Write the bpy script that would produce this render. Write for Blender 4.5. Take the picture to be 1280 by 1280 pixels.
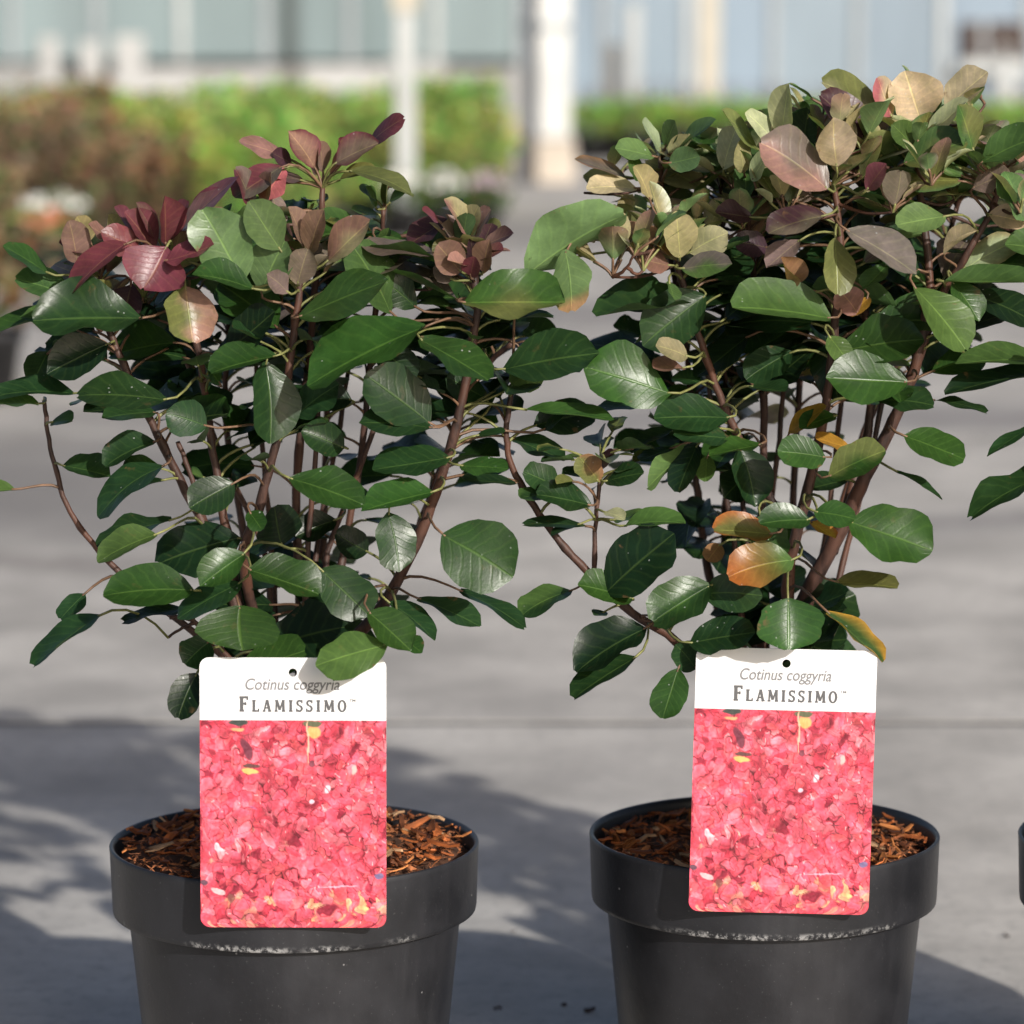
import bpy, bmesh, math, random
import numpy as np
from mathutils import Vector, Matrix

for o in list(bpy.data.objects):
    bpy.data.objects.remove(o)
scene = bpy.context.scene
C = scene.collection
R = math.radians

# ------------------------------------------------------------------ camera
CAM_H, FPX, HORIZ = 0.70, 4400.0, 40.0
PITCH = math.atan((640.0 - HORIZ) / FPX)
cam_d = bpy.data.cameras.new('camera')
cam = bpy.data.objects.new('camera', cam_d)
C.objects.link(cam)
cam.location = (0, 0, CAM_H)
cam.rotation_euler = (math.pi / 2 - PITCH, 0, 0)
cam_d.sensor_width = 36.0
cam_d.lens = FPX / 1280.0 * 36.0
cam_d.clip_start, cam_d.clip_end = 0.05, 2000
cam_d.dof.use_dof = True
cam_d.dof.focus_distance = 2.14
cam_d.dof.aperture_fstop = 7.2
scene.camera = cam

# ------------------------------------------------------------------ world, sun, exposure
SUN_EL, SUN_AZ = 23.5, 29.0            # azimuth: degrees to the right of straight behind the camera
world = bpy.data.worlds.new('World')
scene.world = world
world.use_nodes = True
wn = world.node_tree
bg = wn.nodes['Background']
sky = wn.nodes.new('ShaderNodeTexSky')
sky.sky_type = 'NISHITA'
sky.sun_disc = False
sky.sun_elevation = R(SUN_EL)
sky.sun_rotation = R(180.0 - SUN_AZ)
sky.air_density, sky.dust_density, sky.ozone_density = 0.65, 3.2, 0.6
wn.links.new(sky.outputs[0], bg.inputs[0])
bg.inputs[1].default_value = 0.105
sun_d = bpy.data.lights.new('sun', 'SUN')
sun_d.energy = 4.6
sun_d.angle = R(0.9)
sun_d.color = (1.0, 0.955, 0.89)
sun = bpy.data.objects.new('sun', sun_d)
C.objects.link(sun)
to_sun = Vector((math.sin(R(SUN_AZ)) * math.cos(R(SUN_EL)), -math.cos(R(SUN_AZ)) * math.cos(R(SUN_EL)), math.sin(R(SUN_EL))))
sun.rotation_euler = to_sun.to_track_quat('Z', 'Y').to_euler()
sun.location = (2, -4, 6)

scene.view_settings.view_transform = 'Standard'
scene.view_settings.look = 'None'
scene.view_settings.exposure = 0.0
scene.view_settings.gamma = 1.0
scene.view_settings.use_curve_mapping = False
scene.render.engine = 'CYCLES'
scene.cycles.use_denoising = True
scene.cycles.max_bounces = 6
scene.cycles.transparent_max_bounces = 6
scene.cycles.caustics_reflective = False
scene.cycles.caustics_refractive = False

# ------------------------------------------------------------------ helpers
CAM = Vector((0, 0, CAM_H))
FWD = Vector((0, math.cos(PITCH), -math.sin(PITCH)))
UPV = Vector((0, math.sin(PITCH), math.cos(PITCH)))
RGT = Vector((1, 0, 0))

def at(px, py, Y):
    d = FWD + RGT * ((px - 640.0) / FPX) - UPV * ((py - 640.0) / FPX)
    return CAM + d * (Y / d.y)

def ground_at(px, py):
    d = FWD + RGT * ((px - 640.0) / FPX) - UPV * ((py - 640.0) / FPX)
    return CAM + d * (-CAM_H / d.z)

def new_obj(name, data, parent=None):
    o = bpy.data.objects.new(name, data)
    C.objects.link(o)
    if parent is not None:
        o.parent = parent
        o.matrix_parent_inverse = Matrix.Identity(4)
    return o

def tag(o, label=None, cat=None, group=None, kind=None):
    if label: o['label'] = label
    if cat: o['category'] = cat
    if group: o['group'] = group
    if kind: o['kind'] = kind
    return o

def thing(name, loc, label, cat, group=None):
    o = new_obj(name, None)
    o.location = loc
    o.empty_display_size = 0.05
    return tag(o, label, cat, group)

def mesh_from(name, verts, faces, mats, fmat=None, smooth=True):
    me = bpy.data.meshes.new(name)
    me.from_pydata([tuple(v) for v in verts], [], faces)
    for m in (mats if isinstance(mats, (list, tuple)) else [mats]):
        me.materials.append(m)
    if fmat is not None:
        me.polygons.foreach_set('material_index', fmat)
    me.polygons.foreach_set('use_smooth', [smooth] * len(me.polygons))
    me.update()
    return me

def box_data(x0, x1, y0, y1, z0, z1):
    v = [(x0, y0, z0), (x1, y0, z0), (x1, y1, z0), (x0, y1, z0), (x0, y0, z1), (x1, y0, z1), (x1, y1, z1), (x0, y1, z1)]
    f = [(0, 3, 2, 1), (4, 5, 6, 7), (0, 1, 5, 4), (1, 2, 6, 5), (2, 3, 7, 6), (3, 0, 4, 7)]
    return v, f

def bevel_box(name, x0, x1, y0, y1, z0, z1, mat, parent=None, bev=0.0, seg=2):
    bm = bmesh.new()
    v, f = box_data(x0, x1, y0, y1, z0, z1)
    vs = [bm.verts.new(p) for p in v]
    for q in f: bm.faces.new([vs[i] for i in q])
    if bev > 0:
        bmesh.ops.bevel(bm, geom=bm.edges[:], offset=bev, segments=seg, affect='EDGES', profile=0.6)
    me = bpy.data.meshes.new(name)
    bm.to_mesh(me); bm.free()
    me.materials.append(mat)
    return new_obj(name, me, parent)

def lathe(name, prof, seg, mat, wob=0.0, seed=0):
    rnd = random.Random(seed)
    ph = rnd.random() * 6
    verts, faces = [], []
    for (r, z) in prof:
        for i in range(seg):
            a = 2 * math.pi * i / seg
            rr = r * (1 + wob * math.sin(2 * a + ph) + wob * .5 * math.sin(3 * a + ph * 2))
            verts.append((rr * math.cos(a), rr * math.sin(a), z))
    for j in range(len(prof) - 1):
        for i in range(seg):
            k = (i + 1) % seg
            faces.append((j * seg + i, j * seg + k, (j + 1) * seg + k, (j + 1) * seg + i))
    faces.append(tuple(range(seg - 1, -1, -1)))
    return mesh_from(name, verts, faces, mat)

def catmull(pts, n):
    out = []
    P = [pts[0]] + list(pts) + [pts[-1]]
    for i in range(1, len(P) - 2):
        for k in range(n):
            t = k / n
            a, b, c, d = P[i - 1], P[i], P[i + 1], P[i + 2]
            out.append(0.5 * ((2 * b) + (c - a) * t + (2 * a - 5 * b + 4 * c - d) * t * t + (3 * b - a - 3 * c + d) * t ** 3))
    out.append(pts[-1].copy())
    return out

def tube_data(pts, rads, sides=7, verts=None, faces=None):
    verts = [] if verts is None else verts
    faces = [] if faces is None else faces
    base = len(verts)
    n = len(pts)
    prev = Vector((0.31, 0.95, 0.1))
    for i, p in enumerate(pts):
        t = (pts[min(i + 1, n - 1)] - pts[max(i - 1, 0)])
        t = t.normalized() if t.length > 1e-9 else Vector((0, 0, 1))
        a = prev - t * prev.dot(t)
        if a.length < 1e-5: a = t.orthogonal()
        a.normalize(); b = t.cross(a); prev = a
        for k in range(sides):
            q = 2 * math.pi * k / sides
            verts.append(p + (a * math.cos(q) + b * math.sin(q)) * rads[i])
    for i in range(n - 1):
        for k in range(sides):
            l = (k + 1) % sides
            faces.append((base + i * sides + k, base + i * sides + l, base + (i + 1) * sides + l, base + (i + 1) * sides + k))
    faces.append(tuple(base + (n - 1) * sides + k for k in range(sides)))
    return verts, faces

# ------------------------------------------------------------------ materials
class NT:
    def __init__(s, name):
        s.m = bpy.data.materials.new(name)
        s.m.use_nodes = True
        s.t = s.m.node_tree
        s.bsdf = s.t.nodes['Principled BSDF']
        s.out = s.t.nodes['Material Output']
    def n(s, typ, **kw):
        nd = s.t.nodes.new(typ)
        for k, v in kw.items(): setattr(nd, k, v)
        return nd
    def l(s, a, b): s.t.links.new(a, b)
    def val(s, sock, v):
        if hasattr(v, 'is_linked') or isinstance(v, bpy.types.NodeSocket): s.l(v, sock)
        else: sock.default_value = v
    def math(s, op, a, b=0.0, c=0.0, clamp=False):
        nd = s.n('ShaderNodeMath', operation=op, use_clamp=clamp)
        s.val(nd.inputs[0], a); s.val(nd.inputs[1], b); s.val(nd.inputs[2], c)
        return nd.outputs[0]
    def mix(s, f, a, b, typ='MIX'):
        nd = s.n('ShaderNodeMix', data_type='RGBA', blend_type=typ)
        s.val(nd.inputs[0], f)
        for i, v in ((6, a), (7, b)):
            if isinstance(v, tuple): v = v if len(v) == 4 else v + (1,)
            s.val(nd.inputs[i], v)
        return nd.outputs[2]
    def noise(s, scale, detail=3, rough=0.5, vec=None, dist=0.0):
        nd = s.n('ShaderNodeTexNoise')
        nd.inputs['Scale'].default_value = scale
        nd.inputs['Detail'].default_value = detail
        nd.inputs['Roughness'].default_value = rough
        nd.inputs['Distortion'].default_value = dist
        if vec is not None: s.l(vec, nd.inputs['Vector'])
        return nd.outputs[0]
    def ramp(s, f, lo, hi):
        nd = s.n('ShaderNodeMapRange'); nd.clamp = True; nd.interpolation_type = 'SMOOTHSTEP'
        s.val(nd.inputs[0], f); s.val(nd.inputs[1], lo); s.val(nd.inputs[2], hi)
        return nd.outputs[0]
    def coord(s, which='Object', scale=None):
        tc = s.n('ShaderNodeTexCoord').outputs[which]
        if scale is None: return tc
        mp = s.n('ShaderNodeMapping'); mp.inputs['Scale'].default_value = scale
        s.l(tc, mp.inputs[0]); return mp.outputs[0]
    def pos(s, scale=None):
        p = s.n('ShaderNodeNewGeometry').outputs['Position']
        if scale is None: return p
        mp = s.n('ShaderNodeMapping'); mp.inputs['Scale'].default_value = scale
        s.l(p, mp.inputs[0]); return mp.outputs[0]
    def bump(s, h, strength, dist):
        nd = s.n('ShaderNodeBump')
        nd.inputs['Strength'].default_value = strength
        nd.inputs['Distance'].default_value = dist
        s.l(h, nd.inputs['Height'])
        s.l(nd.outputs[0], s.bsdf.inputs['Normal'])
        return nd.outputs[0]
    def set(s, **kw):
        names = dict(col='Base Color', rough='Roughness', spec='Specular IOR Level', metal='Metallic', coat='Coat Weight', coatr='Coat Roughness')
        for k, v in kw.items():
            sock = s.bsdf.inputs[names[k]]
            if isinstance(v, tuple): v = v if len(v) == 4 else v + (1,)
            s.val(sock, v)
        return s.m

def mat_plain(name, col, rough=0.6, var=0.15, scale=6.0, spec=0.4):
    m = NT(name)
    n = m.noise(scale, 4, 0.6, m.coord())
    c = m.mix(m.ramp(n, 0.3, 0.75), tuple(v * (1 - var) for v in col), tuple(min(1, v * (1 + var)) for v in col))
    m.set(col=c, rough=rough, spec=spec)
    return m.m

def mat_leaf():
    m = NT('leaf_surface')
    at_ = m.n('ShaderNodeAttribute', attribute_name='leaf_col')
    col = at_.outputs['Color']
    uv = m.n('ShaderNodeUVMap', uv_map='UVMap').outputs[0]
    sp = m.n('ShaderNodeSeparateXYZ'); m.l(uv, sp.inputs[0])
    a = m.math('ABSOLUTE', m.math('SUBTRACT', m.math('MULTIPLY', sp.outputs[0], 2.0), 1.0))
    v = sp.outputs[1]
    mid = m.ramp(a, 0.06, 0.012)
    f = m.math('FRACT', m.math('ADD', m.math('MULTIPLY', m.math('SUBTRACT', v, m.math('MULTIPLY', a, 0.26)), 7.0), m.math('MULTIPLY', m.noise(45.0, 2, 0.5, m.pos()), 1.6)))
    side = m.math('MULTIPLY', m.ramp(m.math('ABSOLUTE', m.math('SUBTRACT', f, 0.5)), 0.20, 0.0), 0.24)
    vein = m.math('MAXIMUM', mid, side)
    obj = m.pos()
    mott = m.noise(70.0, 4, 0.6, obj)
    fine = m.noise(420.0, 3, 0.6, obj)
    c1 = m.mix(m.ramp(mott, 0.3, 0.72), col, m.mix(1.0, col, (0.62, 0.66, 0.6), 'MULTIPLY'))
    c1 = m.mix(m.math('MULTIPLY', m.ramp(fine, 0.35, 0.8), 0.35), c1, m.mix(1.0, c1, (1.5, 1.45, 1.3), 'MULTIPLY'))
    light = m.mix(1.0, m.mix(1.0, c1, (1.5, 1.5, 1.25), 'MULTIPLY'), (0.035, 0.05, 0.012), 'ADD')
    c2 = m.mix(m.math('MULTIPLY', vein, 0.75), c1, light)
    # brown blemishes, mostly towards the margin
    blem = m.math('MULTIPLY', m.ramp(m.noise(95.0, 3, 0.6, obj), 0.64, 0.72), m.math('ADD', 0.25, m.ramp(a, 0.55, 0.95)), clamp=True)
    c2 = m.mix(m.math('MULTIPLY', blem, 0.6), c2, (0.15, 0.085, 0.04))
    # the underside of the blade is paler and duller than its upper face
    back = m.n('ShaderNodeNewGeometry').outputs['Backfacing']
    under = m.mix(1.0, m.mix(1.0, c2, (1.25, 1.2, 1.2), 'MULTIPLY'), (0.03, 0.04, 0.02), 'ADD')
    c3 = m.mix(back, c2, under)
    # dried water spots
    vor = m.n('ShaderNodeTexVoronoi', feature='F1'); vor.inputs['Scale'].default_value = 240.0
    m.l(obj, vor.inputs['Vector'])
    patch = m.ramp(m.noise(38.0, 2, 0.5, obj), 0.56, 0.66)
    rnd = m.n('ShaderNodeSeparateColor'); m.l(vor.outputs['Color'], rnd.inputs[0])
    spot = m.math('MULTIPLY', m.math('MULTIPLY', m.ramp(vor.outputs['Distance'], 0.18, 0.08), patch), m.math('GREATER_THAN', rnd.outputs[0], 0.62))
    c4 = m.mix(m.math('MULTIPLY', spot, 0.5), c3, (0.55, 0.58, 0.55))
    m.set(col=c4, spec=0.38)
    rough = m.math('ADD', m.math('MULTIPLY', mott, 0.22), m.math('ADD', 0.235, m.math('MULTIPLY', back, 0.28)))
    m.l(rough, m.bsdf.inputs['Roughness'])
    h = m.math('ADD', m.math('MULTIPLY', vein, -0.8), m.math('MULTIPLY', fine, 0.35))
    nrm = m.bump(h, 0.30, 0.0010)
    tr = m.n('ShaderNodeBsdfTranslucent')
    m.l(m.mix(1.0, c3, (1.35, 1.5, 0.7), 'MULTIPLY'), tr.inputs[0])
    mx = m.n('ShaderNodeMixShader'); mx.inputs[0].default_value = 0.22
    m.l(m.bsdf.outputs[0], mx.inputs[1]); m.l(tr.outputs[0], mx.inputs[2])
    m.l(mx.outputs[0], m.out.inputs[0])
    return m.m

def mat_attr(name, rough, spec=0.4, bump=None):
    m = NT(name)
    c = m.n('ShaderNodeAttribute', attribute_name='leaf_col').outputs['Color']
    n = m.noise(120.0, 3, 0.6, m.pos())
    c = m.mix(m.ramp(n, 0.3, 0.75), m.mix(1.0, c, (0.7, 0.7, 0.7), 'MULTIPLY'), m.mix(1.0, c, (1.25, 1.2, 1.2), 'MULTIPLY'))
    m.set(col=c, rough=rough, spec=spec)
    if bump: m.bump(n, bump[0], bump[1])
    return m.m

def mat_bark():
    m = NT('stem_bark')
    p = m.pos()
    n = m.noise(150.0, 5, 0.65, m.pos((1, 1, 0.35)))
    n2 = m.noise(25.0, 2, 0.5, p)
    c = m.mix(m.ramp(n, 0.3, 0.7), (0.022, 0.012, 0.010), (0.095, 0.048, 0.036))
    c = m.mix(m.ramp(n2, 0.45, 0.7), c, (0.10, 0.042, 0.026))
    m.set(col=c, rough=0.55, spec=0.4)
    m.bump(n, 0.5, 0.001)
    return m.m

def mat_pot():
    m = NT('pot_plastic')
    o = m.coord()
    sp = m.n('ShaderNodeSeparateXYZ'); m.l(o, sp.inputs[0])
    z = sp.outputs[2]
    n = m.noise(22.0, 4, 0.6, o)
    vert = m.noise(30.0, 3, 0.6, m.coord('Object', (1, 1, 0.12)))
    c = m.mix(m.ramp(n, 0.3, 0.75), (0.012, 0.0125, 0.015), (0.022, 0.0228, 0.027))
    c = m.mix(m.math('MULTIPLY', m.ramp(vert, 0.5, 0.8), 0.35), c, (0.045, 0.045, 0.05))
    # pale scuffs where the lower edge of the rim has rubbed
    edge = m.math('MULTIPLY', m.ramp(z, 0.1496, 0.1506), m.ramp(z, 0.1560, 0.1520))
    big = m.ramp(m.noise(13.0, 2, 0.5, o), 0.50, 0.60)
    fineN = m.ramp(m.noise(260.0, 4, 0.75, o), 0.45, 0.6)
    sc = m.math('MULTIPLY', m.math('MULTIPLY', edge, big), fineN)
    # specks of lime and dust
    vor = m.n('ShaderNodeTexVoronoi'); vor.inputs['Scale'].default_value = 170.0
    m.l(o, vor.inputs['Vector'])
    rnd = m.n('ShaderNodeSeparateColor'); m.l(vor.outputs['Color'], rnd.inputs[0])
    speck = m.math('MULTIPLY', m.ramp(vor.outputs['Distance'], 0.17, 0.07), m.math('GREATER_THAN', rnd.outputs[0], 0.96))
    dust = m.math('MULTIPLY', m.ramp(m.noise(600.0, 2, 0.5, o), 0.68, 0.76), 0.2)
    k = m.math('MAXIMUM', m.math('MAXIMUM', m.math('MULTIPLY', sc, 0.85), m.math('MULTIPLY', speck, 0.55)), m.math('MULTIPLY', dust, 0.5), clamp=True)
    c = m.mix(k, c, (0.42, 0.42, 0.42))
    m.set(col=c, spec=0.5)
    m.l(m.math('ADD', 0.30, m.math('MULTIPLY', n, 0.2)), m.bsdf.inputs['Roughness'])
    m.bump(m.math('ADD', m.noise(240.0, 3, 0.6, o), m.math('MULTIPLY', n, 2.0)), 0.18, 0.0008)
    return m.m

def mat_concrete():
    m = NT('concrete')
    p = m.pos()
    sp = m.n('ShaderNodeSeparateXYZ'); m.l(p, sp.inputs[0])
    big = m.noise(0.55, 4, 0.55, m.pos((1, 0.7, 1)), 0.4)
    med = m.noise(4.5, 5, 0.62, p)
    fine = m.noise(60.0, 5, 0.7, p)
    brush = m.noise(9.0, 4, 0.6, m.pos((0.35, 3.0, 1)))
    c = m.mix(m.ramp(med, 0.28, 0.74), (0.36, 0.342, 0.318), (0.62, 0.592, 0.55))
    c = m.mix(m.math('MULTIPLY', m.ramp(brush, 0.4, 0.75), 0.16), c, (0.40, 0.385, 0.365))
    c = m.mix(m.math('MULTIPLY', m.ramp(fine, 0.48, 0.70), 0.6), c, (0.30, 0.288, 0.275))
    c = m.mix(m.math('MULTIPLY', m.ramp(big, 0.5, 0.7), 0.4), c, (0.38, 0.36, 0.35))
    grain = m.noise(210.0, 4, 0.7, p)
    c = m.mix(m.math('MULTIPLY', m.ramp(grain, 0.55, 0.75), 0.45), c, (0.24, 0.23, 0.22))
    c = m.mix(m.math('MULTIPLY', m.ramp(grain, 0.42, 0.28), 0.35), c, (0.66, 0.63, 0.59))
    pat = m.noise(1.7, 5, 0.65, m.pos((1, 0.8, 1)), 0.8)
    c = m.mix(m.math('MULTIPLY', m.ramp(pat, 0.52, 0.72), 0.45), c, (0.31, 0.295, 0.285))
    # darker bands lying across the yard, further off
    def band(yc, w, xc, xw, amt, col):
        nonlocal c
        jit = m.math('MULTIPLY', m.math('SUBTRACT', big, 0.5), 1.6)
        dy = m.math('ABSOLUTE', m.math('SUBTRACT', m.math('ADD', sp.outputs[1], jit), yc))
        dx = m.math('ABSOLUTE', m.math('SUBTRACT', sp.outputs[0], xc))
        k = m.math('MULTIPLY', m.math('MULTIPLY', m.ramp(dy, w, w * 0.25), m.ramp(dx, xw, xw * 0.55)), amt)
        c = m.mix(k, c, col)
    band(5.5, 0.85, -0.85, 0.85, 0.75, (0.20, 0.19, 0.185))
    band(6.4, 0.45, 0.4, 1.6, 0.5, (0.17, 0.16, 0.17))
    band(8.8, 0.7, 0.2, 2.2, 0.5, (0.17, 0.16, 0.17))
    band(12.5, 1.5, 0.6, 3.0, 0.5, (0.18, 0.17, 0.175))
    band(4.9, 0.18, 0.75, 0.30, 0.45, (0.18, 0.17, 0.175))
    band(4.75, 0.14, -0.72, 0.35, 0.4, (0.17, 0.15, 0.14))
    m.set(col=c, rough=0.82, spec=0.3)
    m.bump(m.math('ADD', m.math('MULTIPLY', fine, 0.6), med), 0.35, 0.004)
    return m.m

def mat_foliage():
    m = NT('shrub_foliage')
    oi = m.n('ShaderNodeObjectInfo')
    a = m.n('ShaderNodeAttribute', attribute_name='leaf_col').outputs['Color']
    c = m.mix(1.0, oi.outputs['Color'], a, 'MULTIPLY')
    m.set(col=c, rough=0.5, spec=0.4)
    tr = m.n('ShaderNodeBsdfTranslucent'); m.l(c, tr.inputs[0])
    mx = m.n('ShaderNodeMixShader'); mx.inputs[0].default_value = 0.3
    m.l(m.bsdf.outputs[0], mx.inputs[1]); m.l(tr.outputs[0], mx.inputs[2])
    m.l(mx.outputs[0], m.out.inputs[0])
    return m.m

def mat_glass(name, col):
    m = NT(name)
    oi = m.n('ShaderNodeObjectInfo').outputs['Random']
    v = m.noise(1.3, 3, 0.55, m.pos((1, 1, 0.25)))
    c = m.mix(m.ramp(v, 0.3, 0.7), tuple(x * 0.82 for x in col), tuple(x * 1.12 for x in col))
    c = m.mix(m.math('MULTIPLY', oi, 0.3), c, (0.31, 0.37, 0.39))
    m.set(col=c, rough=0.22, spec=0.5)
    return m.m

def mat_chip():
    m = NT('bark_chip')
    oi = m.n('ShaderNodeObjectInfo').outputs['Color']
    n = m.noise(130.0, 4, 0.65, m.coord('Object', (0.25, 1, 1)))
    c = m.mix(m.ramp(n, 0.3, 0.75), m.mix(1.0, oi, (0.45, 0.42, 0.4), 'MULTIPLY'), m.mix(1.0, oi, (1.35, 1.3, 1.25), 'MULTIPLY'))
    m.set(col=c, rough=0.7, spec=0.3)
    m.bump(n, 0.6, 0.001)
    return m.m

def mat_card():
    m = NT('label_card')
    n = m.noise(9.0, 2, 0.5, m.coord())
    m.set(col=m.mix(n, (0.74, 0.74, 0.755), (0.79, 0.79, 0.795)), rough=0.35, spec=0.4)
    return m.m

def mat_print():
    m = NT('label_print')
    c = m.n('ShaderNodeAttribute', attribute_name='print_col').outputs['Color']
    m.set(col=c, rough=0.32, spec=0.4)
    return m.m

M_LEAF = mat_leaf()
M_PETIOLE = mat_attr('petiole', 0.5)
M_BARK = mat_bark()
M_POT = mat_pot()
M_CONC = mat_concrete()
M_FOL = mat_foliage()
M_CHIP = mat_chip()
M_CARD = mat_card()
M_PRINT = mat_print()
M_INK = mat_plain('label_ink', (0.10, 0.10, 0.105), 0.5, 0.05)
M_INKL = mat_plain('label_ink_light', (0.20, 0.20, 0.21), 0.5, 0.05)
M_SOIL = mat_plain('potting_soil', (0.10, 0.045, 0.024), 0.9, 0.5, 90.0)
M_FIBRE = mat_plain('bark_fibre', (0.30, 0.105, 0.04), 0.85, 0.75, 300.0)
M_WHITE = mat_plain('white_paint', (0.74, 0.74, 0.72), 0.5, 0.06, 2.0)
M_OFFWH = mat_plain('weathered_white', (0.46, 0.48, 0.48), 0.55, 0.10, 3.0)
M_COLUMN = mat_plain('column_paint', (0.56, 0.57, 0.56), 0.55, 0.12, 3.0)
M_BEIGE = mat_plain('beige_concrete', (0.47, 0.415, 0.35), 0.75, 0.12, 5.0)
M_BEIGEP = mat_plain('beige_post_paint', (0.50, 0.46, 0.38), 0.6, 0.10, 5.0)
M_BLACKP = mat_plain('black_plastic', (0.022, 0.022, 0.024), 0.45, 0.2, 20.0)
M_DARKW = mat_plain('dark_window', (0.055, 0.038, 0.035), 0.25, 0.2, 4.0)
M_GREYP = mat_plain('grey_panel', (0.32, 0.35, 0.37), 0.5, 0.08, 2.0)
M_GLASS_L = mat_glass('whitewashed_glass', (0.195, 0.255, 0.265))
M_GLASS_R = mat_glass('blue_grey_sheeting', (0.225, 0.29, 0.36))
M_TWIG = mat_plain('grey_twig', (0.10, 0.07, 0.05), 0.7, 0.3, 40.0)
M_ROOF = mat_plain('roof_sheet', (0.45, 0.48, 0.50), 0.4, 0.1, 1.0)

# ------------------------------------------------------------------ ground
def sheet(name, x0, x1, y0, y1, z, mat):
    return new_obj(name, mesh_from(name, [(x0, y0, z), (x1, y0, z), (x1, y1, z), (x0, y1, z)], [(0, 1, 2, 3)], mat, smooth=False))
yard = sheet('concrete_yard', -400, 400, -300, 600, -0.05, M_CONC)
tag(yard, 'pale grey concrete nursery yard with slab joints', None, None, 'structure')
ys = [-3.4, 0.15, 3.535, 6.10, 8.75, 11.4, 14.05, 16.7, 19.35, 22.0, 24.65, 27.3]
xs = [-9.7, -5.7, -1.75, 2.35, 6.4, 10.4]
GAP = 0.024
rnd = random.Random(4)
for j in range(len(ys) - 1):
    for i in range(len(xs) - 1):
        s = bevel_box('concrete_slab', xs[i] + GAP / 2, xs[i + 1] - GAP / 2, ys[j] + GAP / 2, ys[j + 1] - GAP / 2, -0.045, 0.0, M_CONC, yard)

M_JOINT = mat_plain('joint_filler', (0.16, 0.155, 0.15), 0.85, 0.35, 14.0)
for yj in ys[1:-1]:
    bevel_box('joint_filler', xs[0], xs[-1], yj - GAP / 2 + 0.0006, yj + GAP / 2 - 0.0006, -0.044, -0.0008, M_JOINT, yard)
for xj in xs[1:-1]:
    bevel_box('joint_filler', xj - GAP / 2 + 0.0006, xj + GAP / 2 - 0.0006, ys[0], ys[-1], -0.044, -0.0012, M_JOINT, yard)

# ------------------------------------------------------------------ greenhouse
GY = 26.0
def gx(px, Y=GY): return (px - 640.0) / FPX * Y
gh = thing('greenhouse', (0, GY, 0), 'long pale greenhouse with whitewashed glass behind the plants, out of focus', 'greenhouse')
def gpart(name, x0, x1, y0, y1, z0, z1, mat, parent=None, bev=0.0):
    o = bevel_box(name, x0, x1, y0, y1, z0, z1, mat, parent or gh, bev)
    return o
M_WALLS = [mat_plain('wall_paint', (v_, v_ * 1.01, v_), 0.6, 0.10, 1.5) for v_ in (.34, .44, .28, .40)]
wxs = [-8.0, -5.6, -3.3, -2.72, -1.7, -0.95, -0.48, 0.10]
for i in range(7):
    gpart('dwarf_wall_panel', wxs[i] + .004, wxs[i + 1] - .004, 0.0, 0.20, 0.0, 0.44 + (i % 3) * .02 - (.10 if i == 2 else 0), M_WALLS[(i * 2 + i // 3) % 4])
gpart('kerb', 0.105, 8.0, 0.02, 0.22, 0.0, 0.16, M_GREYP)
bay = 0.62
x = -8.0
k = 0
while x < 7.9:
    left = x < 0.05
    z0 = 0.482 if left else 0.164
    g = gpart('glass_pane', x + 0.03, x + bay - 0.03, 0.06, 0.075, z0 + 0.02, 2.9, M_GLASS_L if left else M_GLASS_R)
    gpart('glazing_bar', x - 0.0285, x + 0.0285, 0.03, 0.10, z0, 2.9, M_GREYP if (k % 3) else M_OFFWH)
    x += bay; k += 1
gpart('gutter', -8.05, 8.05, -0.06, 0.24, 2.903, 3.05, M_OFFWH)
v = [(-8.05, 0.0, 3.053), (8.05, 0.0, 3.053), (8.05, 4.0, 4.6), (-8.05, 4.0, 4.6), (8.05, 8.0, 3.053), (-8.05, 8.0, 3.053)]
new_obj('roof', mesh_from('roof', v, [(0, 1, 2, 3), (3, 2, 4, 5), (0, 3, 5), (1, 4, 2)], M_ROOF, smooth=False), gh)
gpart('side_wall', -8.0, -7.9, 0.25, 8.0, 0.0, 3.0, M_ROOF)
gpart('side_wall', 7.9, 8.0, 0.25, 8.0, 0.0, 3.0, M_ROOF)
gpart('rear_wall', -7.89, 7.89, 7.9, 8.0, 0.0, 3.0, M_ROOF)
# dark window with a white sill in the right-hand panels
wx0, wx1 = gx(1196), gx(1272)
win = gpart('window', wx0, wx1 + .05, 0.015, 0.055, 0.50, 0.78, M_GREYP)
new_obj('pane', bevel_box('pane', wx0 + 0.012, wx0 + 0.15, 0.0, 0.012, 0.51, 0.77, M_DARKW).data, win)
new_obj('pane', bevel_box('pane', wx0 + 0.20, wx1 + 0.03, 0.0, 0.012, 0.51, 0.77, M_DARKW).data, win)
for o in [o for o in bpy.data.objects if o.parent is None and o.name.startswith('pane')]:
    bpy.data.objects.remove(o)
new_obj('sill', bevel_box('sill', wx0 - 0.02, wx1 + 0.02, -0.10, 0.012, 0.40, 0.495, M_OFFWH).data, win)
for o in [o for o in bpy.data.objects if o.parent is None and o.name.startswith('sill')]:
    bpy.data.objects.remove(o)

# white boards leaning in front of the glass at the left
for i, (px, wpx, ytop, lab) in enumerate([(66, 25, 46, 'leftmost of three white boards upright before the greenhouse glass'),
                                          (118, 27, 52, 'middle of three white boards upright before the greenhouse glass'),
                                          (166, 36, 44, 'widest and rightmost of three white boards upright before the greenhouse glass')]):
    Y = 22.5
    h = at(px, ytop, Y).z
    w = wpx / FPX * Y
    t = thing('white_board', (gx(px, Y), Y, 0), lab, 'board', 'white boards before the greenhouse')
    bevel_box('panel', -w / 2, w / 2, -0.02, 0.02, 0.0, h, M_WALLS[1], t, 0.006)
    bevel_box('foot', -w / 2 - 0.02, w / 2 + 0.02, 0.021, 0.10, 0.0, 0.05, M_GREYP, t, 0.004)

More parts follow.
